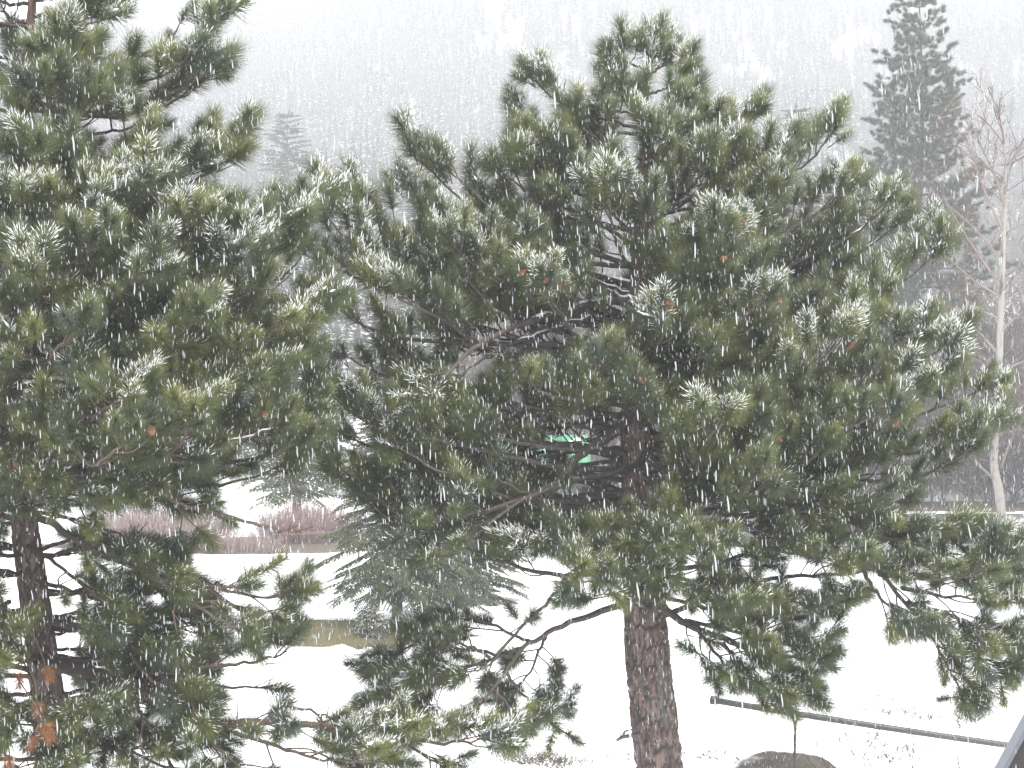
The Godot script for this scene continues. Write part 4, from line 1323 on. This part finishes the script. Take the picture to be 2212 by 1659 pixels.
	part("stone", one(bs, bumps(stone(Color.WHITE, 0.95, true), 0.08, 2.5, 3.0)), bo)
	# bare shrub
	rng.seed = 970
	var sp := rise(at(2010, 1800, 12.6).x, 12.6)
	var bsh := thing("bare_shrub", "thin leafless shrub with arching reddish twigs under the right end of the barrier pipe", "shrub", sp)
	var st := Acc.new()
	for k in 14:
		var phi := k * 2.4
		twigs(st, Vector3(cos(phi) * 0.28, -0.05, sin(phi) * 0.25), Vector3(cos(phi) * rr(0.1, 0.42), 1.0, sin(phi) * 0.3).normalized(), rr(1.55, 2.05), 0.0075, 2, Color(0.045, 0.032, 0.031), Color(0.085, 0.045, 0.04), -0.07, 4)
	part("twigs", one(st, mats.twig), bsh, "stuff")
	# the far end of the porch's steep little roof, which comes back towards the house
	var e0 := at(2124, 1722, 3.4)
	var along := (at(2300, 1400, 3.4) - at(2124, 1722, 3.4)).normalized()
	var porch := thing("porch_roof", "corner of a steep dark porch roof with pale metal edge at the bottom right", "roof", e0)
	var wide := along.x * 0.75
	for sg in [1.0, -1.0]:
		var dirn := Vector3(along.x * sg, along.y, 0)
		var upn := Vector3(-along.y * sg, along.x, 0)
		var frame := Basis(dirn, upn, Vector3(0, 0, sg))
		var mid := Vector3(wide, along.y * 0.75, 0) - dirn * 0.475
		var fl := Acc.new()
		fl.box(Transform3D(frame, mid + upn * 0.004 + Vector3(0, 0, 0.022)), Vector3(0.95, 0.014, 0.044), Color(0.15, 0.16, 0.18))
		fl.box(Transform3D(frame, mid - upn * 0.04 - Vector3(0, 0, 0.003)), Vector3(0.95, 0.09, 0.006), Color(0.12, 0.125, 0.14))
		part("metal_edge", one(fl, stone(Color.WHITE, 0.3, true)), porch)
		var dk := Acc.new()
		dk.box(Transform3D(frame, mid - upn * 0.008 + Vector3(0, 0, 0.124)), Vector3(0.95, 0.016, 0.16), Color(0.022, 0.017, 0.018))
		part("roof_sheet", one(dk, mats.twig), porch)
		for k in 8:
			var tl := Acc.new()
			tl.box(Transform3D(frame, mid - upn * 0.010 + Vector3(0, 0, 0.30 + k * 0.19)), Vector3(0.95, 0.018, 0.183), Color(0.14, 0.06, 0.025) * (0.85 + 0.05 * (k % 4)))
			tl.tube(PackedVector3Array([mid - dirn * 0.475 + upn * 0.004 + Vector3(0, 0, 0.39 + k * 0.19), mid + dirn * 0.475 + upn * 0.004 + Vector3(0, 0, 0.39 + k * 0.19)]), PackedFloat32Array([0.012, 0.012]), 6, Color(0.12, 0.052, 0.022), Color(0.12, 0.052, 0.022), true)
			part("roof_panel", one(tl, mats.twig), porch)

	# ---- grass and flecks that show through the snow
	var tan := Color(0.13, 0.09, 0.052)
	var olive := Color(0.10, 0.095, 0.042)
	grass("turf_grass", "short brown grass on the bare turf under the middle spruce", [[Vector3(-3.1, 0, -28.4), 2200, 1.9]], 0.13, tan, olive, 981)
	grass("verge_grass", "olive grass on the road verges at the right", [[Vector3(15.5, 0, -37.5), 2600, 4.2], [Vector3(16.0, 0, -57.3), 1500, 6.0]], 0.2, Color(0.14, 0.118, 0.068), olive, 982)
	var tufts := []
	rng.seed = 983
	for q in [[1150, 1640], [1190, 1632], [1200, 1645], [1240, 1640], [1330, 1635], [1380, 1630], [1120, 1636], [1900, 1500], [1930, 1530], [1960, 1525], [1990, 1540], [2020, 1545], [2060, 1540], [2090, 1548], [2130, 1545], [1500, 1625], [1530, 1635], [1560, 1640], [1600, 1655], [1870, 1590], [1900, 1610], [1940, 1620], [1990, 1615], [2060, 1560], [1890, 1640], [1950, 1640]]:
		var dist: float = EYE * FOCAL / (q[1] - 829.5)
		var g := at(q[0], q[1], dist)
		tufts.append([g, 26 if q[0] > 1250 else 70, 0.22])
	for k in 110:
		var dist := rr(18.5, 30)
		var x := rr(-4, 11)
		tufts.append([Vector3(x, 0, -dist), rng.randi_range(3, 12), 0.16])
	grass("dry_grass", "flecks of dry grass poking through the meadow snow", tufts, 0.17, Color(0.09, 0.07, 0.05), Color(0.045, 0.036, 0.028), 984)

	# ---- the pines
	rng.seed = 1001
	main_pine()
	rng.seed = 2002
	left_pine()

	# ---- snow in the air
	rng.seed = 3003
	var fk := Acc.new()
	fk.tube(PackedVector3Array([Vector3(0.05, -2.6, 0), Vector3(-0.05, -1.6, 0.05), Vector3(0.06, 0.0, -0.05), Vector3(-0.04, 1.5, 0.03), Vector3(0.03, 2.5, 0)]), PackedFloat32Array([0.12, 0.44, 0.5, 0.4, 0.1]), 4, Color.WHITE, Color.WHITE)  # solid flake drawn out lengthwise to imitate the streak of its fall
	var fm2 := one(fk, mats.flake)
	var air := []
	for k in 800000:
		var q := Vector3(rr(-11, 11), rr(0.0, 10.5), rr(-18, 3))
		if q.distance_to(Vector3(0, EYE, 0)) < 1.9:
			continue
		var size := 0.00152 * pow(rr(0.45, 1.5), 1.7)
		var lean := Basis(Vector3.BACK, 0.06 + rr(-0.10, 0.10)) * Basis(Vector3.RIGHT, rr(-0.15, 0.15))
		air.append(Transform3D(lean.scaled_local(Vector3(1, rr(1.2, 2.2), 1) * size), q))
	var snowfall := many("falling_snow", fm2, air, [], self)
	tag(snowfall, "falling snow flakes stretched into motion streaks through the whole view", "snow")
